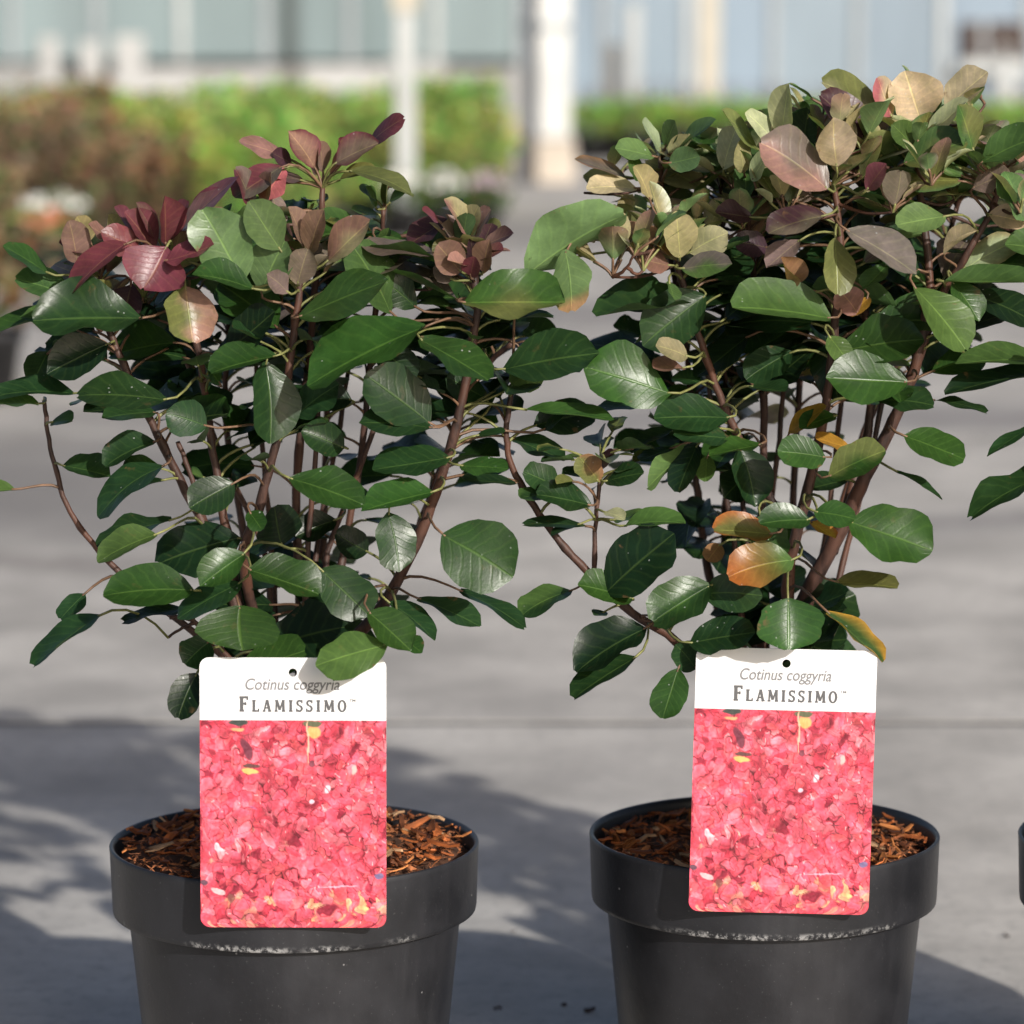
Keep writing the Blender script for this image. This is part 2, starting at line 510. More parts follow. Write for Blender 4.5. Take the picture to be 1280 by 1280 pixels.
# white sack in front of the window
def blob(name, rx, ry, h, mat, seed, seg=20, rings=10):
    rr = random.Random(seed)
    ph = [rr.random() * 6 for _ in range(4)]
    prof = []
    verts, faces = [], []
    for j in range(rings + 1):
        t = j / rings
        r = (math.sin(math.pi * min(1, 0.25 + t * 0.75)) ** 0.7) if t < 0.999 else 0.02
        for i in range(seg):
            a = 2 * math.pi * i / seg
            q = r * (1 + 0.07 * math.sin(3 * a + ph[0] + 3 * t) + 0.05 * math.sin(5 * a + ph[1]))
            verts.append((rx * q * math.cos(a), ry * q * math.sin(a), h * t))
    for j in range(rings):
        for i in range(seg):
            l = (i + 1) % seg
            faces.append((j * seg + i, j * seg + l, (j + 1) * seg + l, (j + 1) * seg + i))
    faces.append(tuple(range(seg - 1, -1, -1))); faces.append(tuple(rings * seg + i for i in range(seg)))
    return mesh_from(name, verts, faces, mat)
t = thing('white_sack', (gx(1250, 25.3), 25.3, 0), 'white rounded sack standing before the dark greenhouse window at right', 'sack')
new_obj('bag', blob('bag', 0.085, 0.08, 0.58, M_OFFWH, 3), t)
nk = lathe('tied_neck', [(0.03, 0.56), (0.02, 0.59), (0.035, 0.62)], 12, M_OFFWH)
new_obj('tied_neck', nk, t)

# posts of the shelter
pY = 12.42
t = thing('shelter_post', (gx(508, pY), pY, 0), 'thin white post rising from the blurred shrub block', 'post')
w = 0.036
bevel_box('shaft', -w, w, -w, w, 0.012, 4.4, M_OFFWH, t, 0.006)
bevel_box('base_plate', -0.09, 0.09, -0.09, 0.09, 0.0, 0.012, M_GREYP, t)
bevel_box('bracket', -0.048, 0.048, -0.048, 0.048, at(508, 14, pY).z, at(508, -20, pY).z, M_BEIGEP, t, 0.004)
cY = 16.6
t = thing('shelter_column', (gx(684, cY), cY, 0), 'broad white square column on a beige plinth beyond the plants', 'column')
t.rotation_euler.z = R(24)
bevel_box('shaft', -0.083, 0.083, -0.083, 0.083, 0.205, 4.4, M_COLUMN, t, 0.01)
bevel_box('plinth', -0.10, 0.10, -0.10, 0.10, 0.0, 0.20, M_BEIGE, t, 0.012)
bevel_box('collar', -0.095, 0.095, -0.095, 0.095, at(684, 38, cY).z, at(684, 28, cY).z, M_GREYP, t, 0.004)
t = thing('shelter_post', (gx(884, 21.0), 21.0, 0), 'pale beige post before the blue-grey greenhouse sheeting', 'post')
bevel_box('shaft', -0.06, 0.06, -0.05, 0.05, 0.012, 4.4, M_BEIGEP, t, 0.006)
bevel_box('base_plate', -0.11, 0.11, -0.1, 0.1, 0.0, 0.012, M_GREYP, t)
for px, w_ in ((766, 0.05), (790, 0.045)):
    t = thing('shelter_post', (gx(px, 22.0), 22.0, 0), 'slim pale post just right of the broad column' if px < 780 else 'slim pale post midway between broad column and beige post', 'post')
    bevel_box('shaft', -w_, w_, -0.04, 0.04, 0.012, at(px, 55 if px < 780 else 5, 22.0).z, M_OFFWH, t, 0.006)
    bevel_box('base_plate', -0.09, 0.09, -0.08, 0.08, 0.0, 0.012, M_GREYP, t)

# ------------------------------------------------------------------ background shrubs in pots
def shrub_mesh(seed, h, rad, n, size, z0):
    rr = random.Random(seed)
    verts, faces, cols = [], [], []
    for i in range(n):
        u = rr.random() ** 0.45
        a = rr.random() * 2 * math.pi
        zz = z0 + h * rr.random() ** 0.8
        t = (zz - z0) / h
        if math.sin(a * 2.3 + zz * 23 + seed) + math.sin(a * 3.7 - zz * 31 + 2 * seed) < -.75 and rr.random() < .8: continue
        prof = (0.55 + 0.6 * math.sin(math.pi * min(1, 0.2 + 0.75 * t))) * (1 + 0.25 * math.sin(3 * a + seed + 5 * t))
        r = rad * prof * u
        c = Vector((r * math.cos(a), r * math.sin(a), zz + rr.uniform(-.02, .03)))
        d = Vector((math.cos(a) + rr.uniform(-.8, .8), math.sin(a) + rr.uniform(-.8, .8), rr.uniform(-.3, 1.2))).normalized()
        s = d.cross(Vector((rr.uniform(-1, 1), rr.uniform(-1, 1), rr.uniform(-.3, 1)))).normalized()
        nn = s.cross(d)
        L = size * rr.uniform(.7, 1.3); W = L * rr.uniform(.3, .42)
        b = len(verts)
        verts += [c, c + d * L * .5 + s * W + nn * L * .08, c + d * L - nn * L * .06, c + d * L * .5 - s * W + nn * L * .08]
        faces += [(b, b + 1, b + 2), (b, b + 2, b + 3)]
        k = rr.uniform(0.55, 1.3)
        tint = rr.random()
        tr_ = (1.3, .85, .9) if tint > .66 else ((.66, 1.2, .8) if tint < .34 else (1, 1, 1))
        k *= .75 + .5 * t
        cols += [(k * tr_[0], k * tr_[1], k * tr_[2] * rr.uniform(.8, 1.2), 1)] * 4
    me = mesh_from('foliage', verts, faces, M_FOL, smooth=False)
    ca = me.color_attributes.new('leaf_col', 'FLOAT_COLOR', 'POINT')
    ca.data.foreach_set('color', np.array(cols, dtype=np.float32).ravel())
    return me
def stem_mesh(seed, h, rad, z0):
    rr = random.Random(seed); V, F = [], []
    for i in range(6):
        a = i * 1.05 + rr.random()
        pts = [Vector((0.01 * math.cos(a), 0.01 * math.sin(a), z0 - .03)), Vector((rad * .35 * math.cos(a), rad * .35 * math.sin(a), z0 + h * .4)), Vector((rad * .7 * math.cos(a), rad * .7 * math.sin(a), z0 + h * .85))]
        tube_data(pts, [.006, .005, .003], 5, V, F)
    return mesh_from('stems', V, F, M_TWIG)
POTS_BG = lathe('pot', [(0.085, 0.0), (0.105, 0.135), (0.114, 0.136), (0.116, 0.165), (0.108, 0.166), (0.104, 0.150), (0.005, 0.148)], 20, M_BLACKP)
FOLS = [shrub_mesh(10 + i, 0.34 + 0.02 * (i % 3), 0.145, 620, 0.045, 0.15) for i in range(5)]
STEMS = [stem_mesh(40 + i, 0.33, 0.13, 0.15) for i in range(3)]
LOWF = [shrub_mesh(70 + i, 0.17, 0.15, 420, 0.04, 0.14) for i in range(3)]
def shrub(x, y, col, label, group, fm, sc=1.0, name='potted_shrub'):
    t = thing(name, (x, y, 0), label, 'shrub', group)
    t.rotation_euler.z = rnd.random() * 6.28
    t.scale = (sc, sc, sc)
    new_obj('pot', POTS_BG, t)
    new_obj('stems', rnd.choice(STEMS), t)
    f = new_obj('foliage', fm, t)
    f.color = col + (1,)
    return t
rnd = random.Random(11)
for r_, Y in enumerate([10.75, 11.25, 11.8, 12.3, 12.85, 13.3, 13.8, 14.3, 14.8]):
    n_ = 11
    for i in range(n_):
        px = -70 + (i + (0.5 if r_ % 2 else 0)) * 70 + rnd.uniform(-8, 8)
        xw = gx(px, Y)
        if px > (606 if Y > 12.6 else 440 if Y > 11.5 else 380): continue
        if abs(px - 508) < 60 and Y < 12.7: continue
        redness = 1.0 - max(0.0, min(1.0, (px - 90) / 230.0)) * 0.9 - (0.30 if r_ >= 3 else 0) - (.4 if r_ >= 5 else 0)
        redness += rnd.uniform(-.45, .45)
        if redness > 0.55:
            col = (rnd.uniform(.22, .27), rnd.uniform(.165, .195), rnd.uniform(.10, .12)); lab = 'reddish potted shrub in the blurred block behind the left bush'; g = 'reddish shrubs in the left block'
        elif redness > 0.2:
            col = (rnd.uniform(.24, .29), rnd.uniform(.235, .28), rnd.uniform(.08, .10)); lab = 'olive-green potted shrub in the blurred block behind the left bush'; g = 'olive shrubs in the left block'
        else:
            col = (rnd.uniform(.28, .34), rnd.uniform(.38, .45), rnd.uniform(.11, .14)); lab = 'bright green potted shrub in the blurred block behind the left bush'; g = 'green shrubs in the left block'
        shrub(xw, Y + rnd.uniform(-.06, .06), col, lab, g, rnd.choice(FOLS), rnd.uniform(.68, .96) * (0.9 if Y < 12 else 1.0))
for r_, Y in enumerate([19.4, 19.8]):
    for i in range(11):
        px = 735 + i * 55 + r_ * 25 + rnd.uniform(-6, 6)
        col = (rnd.uniform(.28, .34), rnd.uniform(.42, .50), rnd.uniform(.10, .13))
        shrub(gx(px, Y), Y, col, 'low bright green potted plant in the far row at right', 'low green plants in the far row', rnd.choice(LOWF), rnd.uniform(.9, 1.0), 'potted_plant')
# nearer shrubs at the left edge
shrub(-1.03, 6.75, (.26, .19, .11), 'nearest reddish potted shrub at the left edge on the yard', None, FOLS[1], 0.82)
shrub(-1.16, 7.15, (.24, .23, .10), 'olive potted shrub at the left edge just behind a reddish one', None, FOLS[2], 0.82)

# flowering plants
def blossom_mesh(seed, n, rad, h, z0):
    rr = random.Random(seed); V, F = [], []
    for i in range(n):
        a = rr.random() * 6.283; e = rr.random() ** .6
        c = Vector((rad * e * math.cos(a), rad * e * math.sin(a), z0 + h * (1 - .5 * e * e) + rr.uniform(-.012, .012)))
        nrm = Vector((math.cos(a) * e, math.sin(a) * e, .9)).normalized()
        s = nrm.orthogonal().normalized(); q = nrm.cross(s); b = len(V)
        ph = rr.random() * 6
        V.append(c)
        for k in range(10):
            rr_ = .019 if k % 2 else .010
            V.append(c + (s * math.cos(ph + k * .6283) + q * math.sin(ph + k * .6283)) * rr_ + nrm * (.006 if k % 2 else 0))
        for k in range(10): F.append((b, b + 1 + k, b + 1 + (k + 1) % 10))
    return mesh_from('blossoms', V, F, None, smooth=False)
M_BLW = mat_plain('white_petal', (0.80, 0.80, 0.76), 0.6, 0.05)
M_BLP = mat_plain('pink_petal', (0.62, 0.48, 0.56), 0.6, 0.15)
M_BLO = mat_plain('orange_petal', (0.62, 0.22, 0.12), 0.6, 0.15)
def flower_pot(px, Y, mat, seed, label):
    t = thing('flowering_plant', (gx(px, Y), Y, 0), label, 'flower', 'flowering plants before the shrub block')
    new_obj('pot', lathe('pot', [(0.05, 0), (0.065, .085), (.07, .086), (.07, .10), (.064, .10), (.06, .09), (.004, .088)], 16, M_BLACKP), t)
    f = new_obj('foliage', shrub_mesh(seed, .09, .085, 160, .03, .09), t); f.color = (.10, .17, .05, 1)
    b = blossom_mesh(seed, 46, .085, .075, .14); b.materials.clear(); b.materials.append(mat)
    new_obj('blossoms', b, t)
    return t
flower_pot(47, 10.4, M_BLW, 201, 'white flowering plant at far left before the reddish shrubs')
flower_pot(80, 10.6, M_BLW, 202, 'white flowering plant half hidden behind the left bush, right of another')
flower_pot(58, 9.6, M_BLO, 203, 'orange flowering plant at far left in front of the white ones')
flower_pot(500, 12.1, M_BLW, 204, 'white flowering plant below the thin white post')
flower_pot(556, 12.1, M_BLW, 205, 'middle white flowering plant right of the thin white post')
flower_pot(604, 12.1, M_BLP, 206, 'pinkish flowering plant in a black pot at the end of the block')

# ------------------------------------------------------------------ leaves and stems of the three bushes
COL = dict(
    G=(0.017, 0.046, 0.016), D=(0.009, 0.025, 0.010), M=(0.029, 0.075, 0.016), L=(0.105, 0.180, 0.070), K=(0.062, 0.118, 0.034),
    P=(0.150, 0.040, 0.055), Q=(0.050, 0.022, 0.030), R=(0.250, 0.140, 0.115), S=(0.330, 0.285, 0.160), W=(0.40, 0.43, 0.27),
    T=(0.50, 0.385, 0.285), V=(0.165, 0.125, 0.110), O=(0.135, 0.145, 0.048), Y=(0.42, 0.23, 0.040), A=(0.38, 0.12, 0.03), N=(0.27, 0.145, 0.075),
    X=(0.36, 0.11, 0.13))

def leaf_mesh(b, t, nrm, W, rr, col, pts_pet, fold=0.25, curl=0.12, col2=None, mode=None, wav=0.045, sq=0.52):
    a = t - b
    L = a.length
    a = a / L
    nrm = (nrm - a * nrm.dot(a)).normalized()
    s = a.cross(nrm)
    NV, NU = 11, 6
    verts, faces, cols, uvs, fm = [], [], [], [], []
    ph, ph2 = rr.random() * 6.28, rr.random() * 6.28
    skew = rr.uniform(-.05, .05)
    twist = rr.uniform(-.35, .35)
    fq = rr.uniform(5, 12)
    wav = wav * rr.uniform(.6, 2.4)
    high = min(1.0, max(0.0, (b.z - .36) / .22))
    ee = rr.uniform(.44, .52) + rr.uniform(0, .30) * high
    pp_ = rr.uniform(2.0, 2.5)
    fold = fold * rr.uniform(.7, 1.6)
    ph3 = rr.random() * 6.28
    bend = rr.uniform(-.10, .10)
    cup = rr.uniform(-.10, .22)
    notch = rr.uniform(-.06, .10)
    cb = np.array(col) * rr.uniform(.75, 1.25) * np.array([rr.uniform(.9, 1.12), 1.0, rr.uniform(.88, 1.12)])
    for j in range(NV + 1):
        v = j / NV
        vv = 0.004 + 0.992 * v
        q = vv ** 1.10
        hw = 0.5 * W * max(.02, 1 - abs(2 * q - 1) ** pp_) ** (ee if vv > .5 else ee * 1.25) * (0.90 + 0.14 * vv)
        for i in range(NU + 1):
            u = -1 + 2 * i / NU
            x = v * L
            edge = abs(u) ** 2
            yy = hw * (u + skew * math.sin(math.pi * v)) * (1 + wav * edge * math.sin(v * fq + ph + (0 if u < 0 else 2)) + .025 * edge * math.sin(v * 23 + ph3 + 3 * u))
            z = fold * abs(u) ** 1.3 * hw - curl * L * (v - .1) ** 2 + wav * 1.6 * L * .22 * edge * math.sin(v * fq * 1.1 + ph2 + (1.7 if u > 0 else 0))
            z += twist * yy * v * .7 + cup * hw * u * u
            x -= notch * L * .5 * v ** 6 * (1 - u * u)
            yy += bend * L * v * v
            verts.append(b + a * x + s * yy + nrm * z)
            uvs.append((0.5 + 0.5 * u, v))
            c = cb.copy()
            if col2 is not None:
                if mode == 'edge': k = min(1.0, max(0.0, (abs(u) - .55) / .35 + max(0, (v - .75) * 3)))
                elif mode == 'tip': k = min(1.0, max(0.0, (v - .74) / .14 + .25 * u))
                elif mode == 'half': k = min(1.0, max(0.0, .5 + 1.5 * u - .5 * math.sin(v * 9)))
                elif mode == 'out': k = min(1.0, max(0.0, (v - .15) * 1.3))
                else: k = 0.5
                c = c * (1 - k) + np.array(col2) * k
            cols.append((c[0], c[1], c[2], 1))
    for j in range(NV):
        for i in range(NU):
            p = j * (NU + 1) + i
            faces.append((p, p + 1, p + NU + 2, p + NU + 1)); fm.append(0)
    if pts_pet and len(pts_pet) > 1:
        n0 = len(verts)
        f0 = len(faces)
        k = len(pts_pet)
        tube_data(pts_pet, [0.00105 - 0.0003 * i / (k - 1) for i in range(k)], 4, verts, faces)
        pc = (0.20, 0.21, 0.075) if rr.random() > .45 else (0.17, 0.10, 0.06)
        cols += [pc + (1,)] * (len(verts) - n0)
        uvs += [(0.5, 0.5)] * (len(verts) - n0)
        fm += [1] * (len(faces) - f0)
    me = mesh_from('leaf', verts, faces, [M_LEAF, M_PETIOLE], fm)
    ca = me.color_attributes.new('leaf_col', 'FLOAT_COLOR', 'POINT')
    ca.data.foreach_set('color', np.array(cols, dtype=np.float32).ravel())
    ul = me.uv_layers.new(name='UVMap')
    li = np.empty(len(me.loops), dtype=np.int32)
    me.loops.foreach_get('vertex_index', li)
    ul.data.foreach_set('uv', np.array(uvs, dtype=np.float32)[li].ravel())
    return me

def interp(tab, x):
    if x <= tab[0][0]: return tab[0][1]
    for (x0, y0), (x1, y1) in zip(tab, tab[1:]):
        if x <= x1: return y0 + (y1 - y0) * (x - x0) / (x1 - x0)
    return tab[-1][1]
def to_px(p):
    d = p - CAM
    k = d.dot(FWD)
    return 640 + FPX * d.x / k, 640 - FPX * d.dot(UPV) / k

class Bush:
    top = bot = xmin = None
    def inside(s, *pts):
        # the natural outline of this shrub, so that filler leaves do not grow out of its crown
        for p in pts:
            x, y = to_px(p)
            if s.top and y < interp(s.top, x) + 6 - 26 * max(0, math.sin(x * .085 + 1.3 * math.sin(x * .031))): return False
            if s.xmin and x < s.xmin: return False
            if s.bot and y > interp(s.bot, x): return False
        return True
    def __init__(s, root, Y, seed):
        s.root, s.Y, s.rr = root, Y, random.Random(seed)
        s.stems = []          # (object, points)
        s.n = 0
        s.extra = []
    def stem(s, pix, r0, r1, kind='stem'):
        pts = [at(x, y, s.Y + d) for (x, y, d) in pix]
        return s.stem3(pts, r0, r1, kind)
    def stem3(s, pts, r0, r1, kind='stem'):
        pp = catmull(pts, 5)
        n = len(pp)
        rr = s.rr
        rads = []
        for i in range(n):
            t = i / (n - 1)
            r = (r0 + (r1 - r0) * t ** .8) * .80
            if i % 7 == 2: r *= 1.14           # nodes
            rads.append(r * rr.uniform(.95, 1.05))
            if 0 < i < n - 1: pp[i] = pp[i] + Vector((rr.uniform(-1, 1), rr.uniform(-1, 1), 0)) * .0005
        V, F = tube_data(pp, rads, 8)
        o = new_obj(kind, mesh_from(kind, [v - s.root.location for v in V], F, M_BARK), s.root)
        s.stems.append((o, pp))
        return o
    def nearest(s, b, a):
        best = None
        for o, pp in s.stems:
            for i in range(2, len(pp)):
                d = pp[i] - b
                L = d.length
                cost = L + 0.6 * max(0.0, d.z) + 0.05 * max(0.0, d.normalized().dot(a) + 0.1 if L > 1e-6 else 0)
                if L > 0.004 and (best is None or cost < best[0]):
                    best = (cost, o, pp[i])
        return best[1], best[2]
    def add(s, b, t, nrm, W, col, stem=None, root_pt=None, **kw):
        a = (t - b).normalized()
        if stem is None:
            stem, root_pt = s.nearest(b, a)
        L = (b - root_pt).length
        m1 = root_pt + Vector((0, 0, .18 * L)) + (b - root_pt) * .3
        m2 = b - a * min(.32 * L, .014)
        pet = []
        for i in range(6):
            q = i / 5
            pet.append(root_pt * (1 - q) ** 3 + m1 * 3 * q * (1 - q) ** 2 + m2 * 3 * q * q * (1 - q) + (b + a * .002) * q ** 3)
        loc = s.root.location
        me = leaf_mesh(b - loc, t - loc, nrm, W, s.rr, col, [p - loc for p in pet], **kw)
        s.n += 1
        if s.n > 298:
            s.extra.append(me)
            return None
        return new_obj('leaf', me, stem)
    def finish(s):
        if not s.extra: return
        bm = bmesh.new()
        for me in s.extra: bm.from_mesh(me)
        me = bpy.data.meshes.new('leaf_mass')
        bm.to_mesh(me); bm.free()
        me.materials.append(M_LEAF); me.materials.append(M_PETIOLE)
        o = new_obj('leaf_mass', me, s.root)
        o['kind'] = 'stuff'
        for m_ in s.extra: bpy.data.meshes.remove(m_)
    def px(s, bx, by, tx, ty, w, col, dy=-.04, dt=None, side='t', **kw):
        rr = s.rr
        b = at(bx, by, s.Y + dy)
        t = at(tx, ty, s.Y + (dy - .012 if dt is None else dt))
        a = t - b
        L = a.length
        a = a / L
        vd = (CAM - b).normalized()
        n0 = (vd - a * vd.dot(a)).normalized()
        wa = w * b.y / FPX
        W = max(wa * 1.02, min(.72 * L, wa * 2.4))
        phi = math.acos(min(1.0, wa / W))
        c1 = Matrix.Rotation(phi, 3, a) @ n0
        c2 = Matrix.Rotation(-phi, 3, a) @ n0
        if side == 't':
            n = c1 if c1.z > c2.z else c2
        else:
            n = -(c1 if c1.z < c2.z else c2)
        kw.setdefault('fold', rr.uniform(.08, .3)); kw.setdefault('curl', rr.uniform(.02, .18))
        c = COL[col]
        if 'c2' in kw:
            kw['col2'] = COL[kw.pop('c2')]
        return s.add(b, t, n, W, c, **kw)
    def fill(s, idx, n, t0, t1, palette, front=-.03, size=(.034, .056), up=(-.1, .5)):
        rr = s.rr
        o, pp = s.stems[idx]
        k = 0
        for i in range(n):
            for _ in range(20):
                t = t0 + (t1 - t0) * (i + rr.random()) / n
                q = pp[min(len(pp) - 1, int(t * (len(pp) - 1)))]
                a = rr.random() * 6.283
                d = Vector((math.cos(a), math.sin(a), 0))
                e = rr.uniform(*up)
                dirv = (d + Vector((0, 0, e))).normalized()
                pl = rr.uniform(.012, .034)
                b = q + (d + Vector((0, 0, .6))).normalized() * pl
                L = rr.uniform(*size)
                tt = b + dirv * L
                if min(b.y, tt.y) - s.Y > front and s.inside(b, tt, (b + tt) / 2): break
            else:
                continue
            n_ = (Vector((0, 0, 1)) - d * e * .8 + Vector((rr.uniform(-.7, .7), rr.uniform(-.9, .2), 0))).normalized()
            s.add(b, tt, n_, L * rr.uniform(.62, .82), COL[rr.choice(palette)], col2=COL[rr.choice(palette)], mode=rr.choice(('out', 'half', 'edge')), stem=o, root_pt=q, fold=rr.uniform(.05, .4), curl=rr.uniform(0, .3))
    def heart(s, n, rad=.030, z=(.215, .345)):
        # low leaves added behind the label, mostly unseen, to deepen the ground shadow
        rr = s.rr
        c = s.root.location
        for i in range(n):
            a = rr.random() * 6.283
            d = Vector((math.cos(a), math.sin(a), 0))
            b = Vector((c.x + (.012 if s is not b1 else 0), c.y + .012, 0)) + d * rr.uniform(.008, rad * .55) + Vector((0, 0, rr.uniform(*z)))
            e = rr.uniform(-.3, .7)
            L = rr.uniform(.03, .045)
            t = b + (d + Vector((0, 0, e))).normalized() * min(L, (rad + .012))
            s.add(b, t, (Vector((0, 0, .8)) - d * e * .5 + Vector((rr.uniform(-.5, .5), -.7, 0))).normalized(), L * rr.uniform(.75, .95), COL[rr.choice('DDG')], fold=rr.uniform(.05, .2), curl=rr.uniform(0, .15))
    def crown(s, n, x0, x1, deep, palette, size=(.014, .030), cl=5, dy=(-.06, .10)):
        # short side shoots in the top of the crown, each with a tuft of small leaves
        rr = s.rr
        base = list(s.stems)
        for i in range(n):
            px = x0 + (x1 - x0) * (i + rr.random()) / n
            py = interp(s.top, px) + 14 + deep * rr.random()
            q = at(px, py, s.Y + rr.uniform(*dy))
            s.stems = base
            o, p = s.nearest(q, Vector((0, 0, -1)))
            if (q - p).length > .055: continue
            tw = s.stem3([p, p * .45 + q * .55 + Vector((0, 0, -.003)), q], .0016, .0009, 'twig')
            s.stems = base
            for k in range(cl):
                a = k * 2.4 + rr.uniform(-.5, .5)
                d = Vector((math.cos(a), math.sin(a), 0))
                e = rr.uniform(.4, 2.2)
                dv = (d + Vector((0, 0, e))).normalized()
                b = q + dv * rr.uniform(.004, .018)
                L = rr.uniform(*size)
                t = b + (dv + Vector((0, 0, rr.uniform(-.3, .3)))).normalized() * L
                if not s.inside(t): continue
                s.add(b, t, (Vector((0, 0, 1)) - d * e + Vector((rr.uniform(-.4, .4), rr.uniform(-.4, .4), 0))).normalized(), L * rr.uniform(.45, .68), COL[rr.choice(palette)], stem=tw, root_pt=q,
                      col2=COL[rr.choice(palette)], mode=rr.choice(('out', 'half', 'edge')), fold=rr.uniform(.1, .5), curl=rr.uniform(-.1, .3))
    def rosette(s, idx, n, palette, size=(.02, .036), spread=(.5, 1.3), lo=0.0):
        rr = s.rr
        o, pp = s.stems[idx]
        for i in range(n):
            q = pp[-1 - rr.choice((0, 0, 1, 1, 2))]
            a = i * 2.4 + rr.uniform(-.4, .4)
            d = Vector((math.cos(a), math.sin(a), 0))
            e = rr.uniform(*spread)
            dirv = (d + Vector((0, 0, e))).normalized()
            b = q + dirv * rr.uniform(.006, .022)
            L = rr.uniform(*size)
            tt = b + (dirv + Vector((0, 0, rr.uniform(-.4, .3)))).normalized() * L
            if not s.inside(tt): continue
            n_ = (Vector((0, 0, 1)) - d * e).normalized()
            s.add(b, tt, n_, L * rr.uniform(.5, .7), COL[rr.choice(palette)], col2=COL[rr.choice(palette)], mode=rr.choice(('out', 'half', 'edge')), stem=o, root_pt=q, fold=rr.uniform(.1, .45), curl=rr.uniform(-.05, .2))

POT_PROF = [(0.0865, 0.0), (0.0885, 0.003), (0.1030, 0.1480), (0.1032, 0.1503), (0.1112, 0.1506), (0.1126, 0.1514), (0.1130, 0.1540), (0.1142, 0.1900), (0.1145, 0.1930),
            (0.1138, 0.1941), (0.1120, 0.1936), (0.1112, 0.1900), (0.1010, 0.1500), (0.0840, 0.006), (0.001, 0.006)]
CHIPM = []
for i in range(9):
    rr = random.Random(900 + i)
    L, Wd, H = rr.uniform(.005, .017), rr.uniform(.0014, .0042), rr.uniform(.0008, .0019)
    V, F = [], []
    for j in range(4):
        t = j / 3 - .5
        wj = Wd * (rr.uniform(.35, .75) if j in (0, 3) else rr.uniform(.8, 1.15))
        zc = rr.uniform(-.001, .001); yc = rr.uniform(-.0008, .0008)
        for (sy, sz) in ((-1, -1), (1, -1), (1, 1), (-1, 1)):
            V.append((t * L * rr.uniform(.92, 1.08), yc + sy * wj / 2, zc + sz * H / 2 * rr.uniform(.7, 1.2)))
    for j in range(3):
        for k in range(4):
            l = (k + 1) % 4
            F.append((j * 4 + k, j * 4 + l, j * 4 + 4 + l, j * 4 + 4 + k))
    F += [(3, 2, 1, 0), (12, 13, 14, 15)]
    CHIPM.append(mesh_from('bark_chip', V, F, M_CHIP, smooth=False))

def chip_color(rr):
    k = rr.random()
    if k < .5: c = (.42, .125, .036)
    elif k < .75: c = (.55, .21, .065)
    elif k < .92: c = (.15, .05, .02)
    else: c = (.60, .38, .22)
    f = rr.uniform(.55, 1.3)
    return tuple(v * f for v in c) + (1,)

def mulch(root, seed, rs, n=290, level=0.181):
    rr = random.Random(seed)
    V, F = [(0, 0, level + .004)], []
    NR, NS = 9, 40
    for j in range(1, NR + 1):
        r = .1105 * rs * j / NR
        for i in range(NS):
            a = 6.2832 * i / NS
            V.append((r * math.cos(a), r * math.sin(a), level + (rr.uniform(-.003, .004) if j < NR else -.006)))
    for i in range(NS): F.append((0, 1 + i, 1 + (i + 1) % NS))
    for j in range(NR - 1):
        for i in range(NS):
            l = (i + 1) % NS
            F.append((1 + j * NS + i, 1 + (j + 1) * NS + i, 1 + (j + 1) * NS + l, 1 + j * NS + l))
    mu = new_obj('mulch', mesh_from('mulch', V, F, M_SOIL), root)
    for i in range(n):
        c = new_obj('bark_chip', CHIPM[i % 9], mu)
        r = .106 * rs * math.sqrt(rr.random()); a = rr.random() * 6.2832
        # bare centre hidden behind the label gets fewer chips
        c.location = (r * math.cos(a), r * math.sin(a), level + .003 + rr.uniform(0, .007))
        c.rotation_euler = (rr.gauss(0, .35), rr.gauss(0, .28), rr.random() * 6.28)
        s_ = rr.uniform(.8, 1.35); 
        if r > .098 * rs: s_ *= .75
        c.scale = (s_, s_, s_)
        c.color = chip_color(rr)
    V, F = [], []
    for i in range(1500):                                   # loose fibres and crumbs between the chips
        r = .108 * rs * math.sqrt(rr.random()); a = rr.random() * 6.2832
        c = Vector((r * math.cos(a), r * math.sin(a), level + .0035 + rr.uniform(0, .003)))
        h = rr.random() * 6.28
        d = Vector((math.cos(h), math.sin(h), rr.gauss(0, .35))) * rr.uniform(.0015, .006)
        w_ = Vector((-math.sin(h), math.cos(h), rr.gauss(0, .3))) * rr.uniform(.0004, .0013)
        n0 = len(V)
        V += [c - d - w_ * .4, c - d * .2 - w_, c + d, c - d * .1 + w_ + Vector((0, 0, .0008))]
        F += [(n0, n0 + 1, n0 + 3), (n0 + 1, n0 + 2, n0 + 3)]
    fb = new_obj('bark_fibre', mesh_from('bark_fibre', V, F, M_FIBRE, smooth=False), mu)
    fb['kind'] = 'stuff'
    return mu

def make_bush(px, Y, rs, seed, label, level=.181):
    x = (px - 640.0) / FPX * (Y / math.cos(PITCH) * 1.0)
    # x at the rim height
    p = at(px, 1052, Y); x = p.x
    root = thing('potted_smoke_bush', (x, Y, 0), label, 'potted shrub', 'smoke bushes in black pots')
    prof = [(r * rs, z) for r, z in POT_PROF]
    new_obj('pot', lathe('pot', prof, 72, M_POT, 0.0025, seed), root)
    mulch(root, seed, rs, level=level)
    return Bush(root, Y, seed)

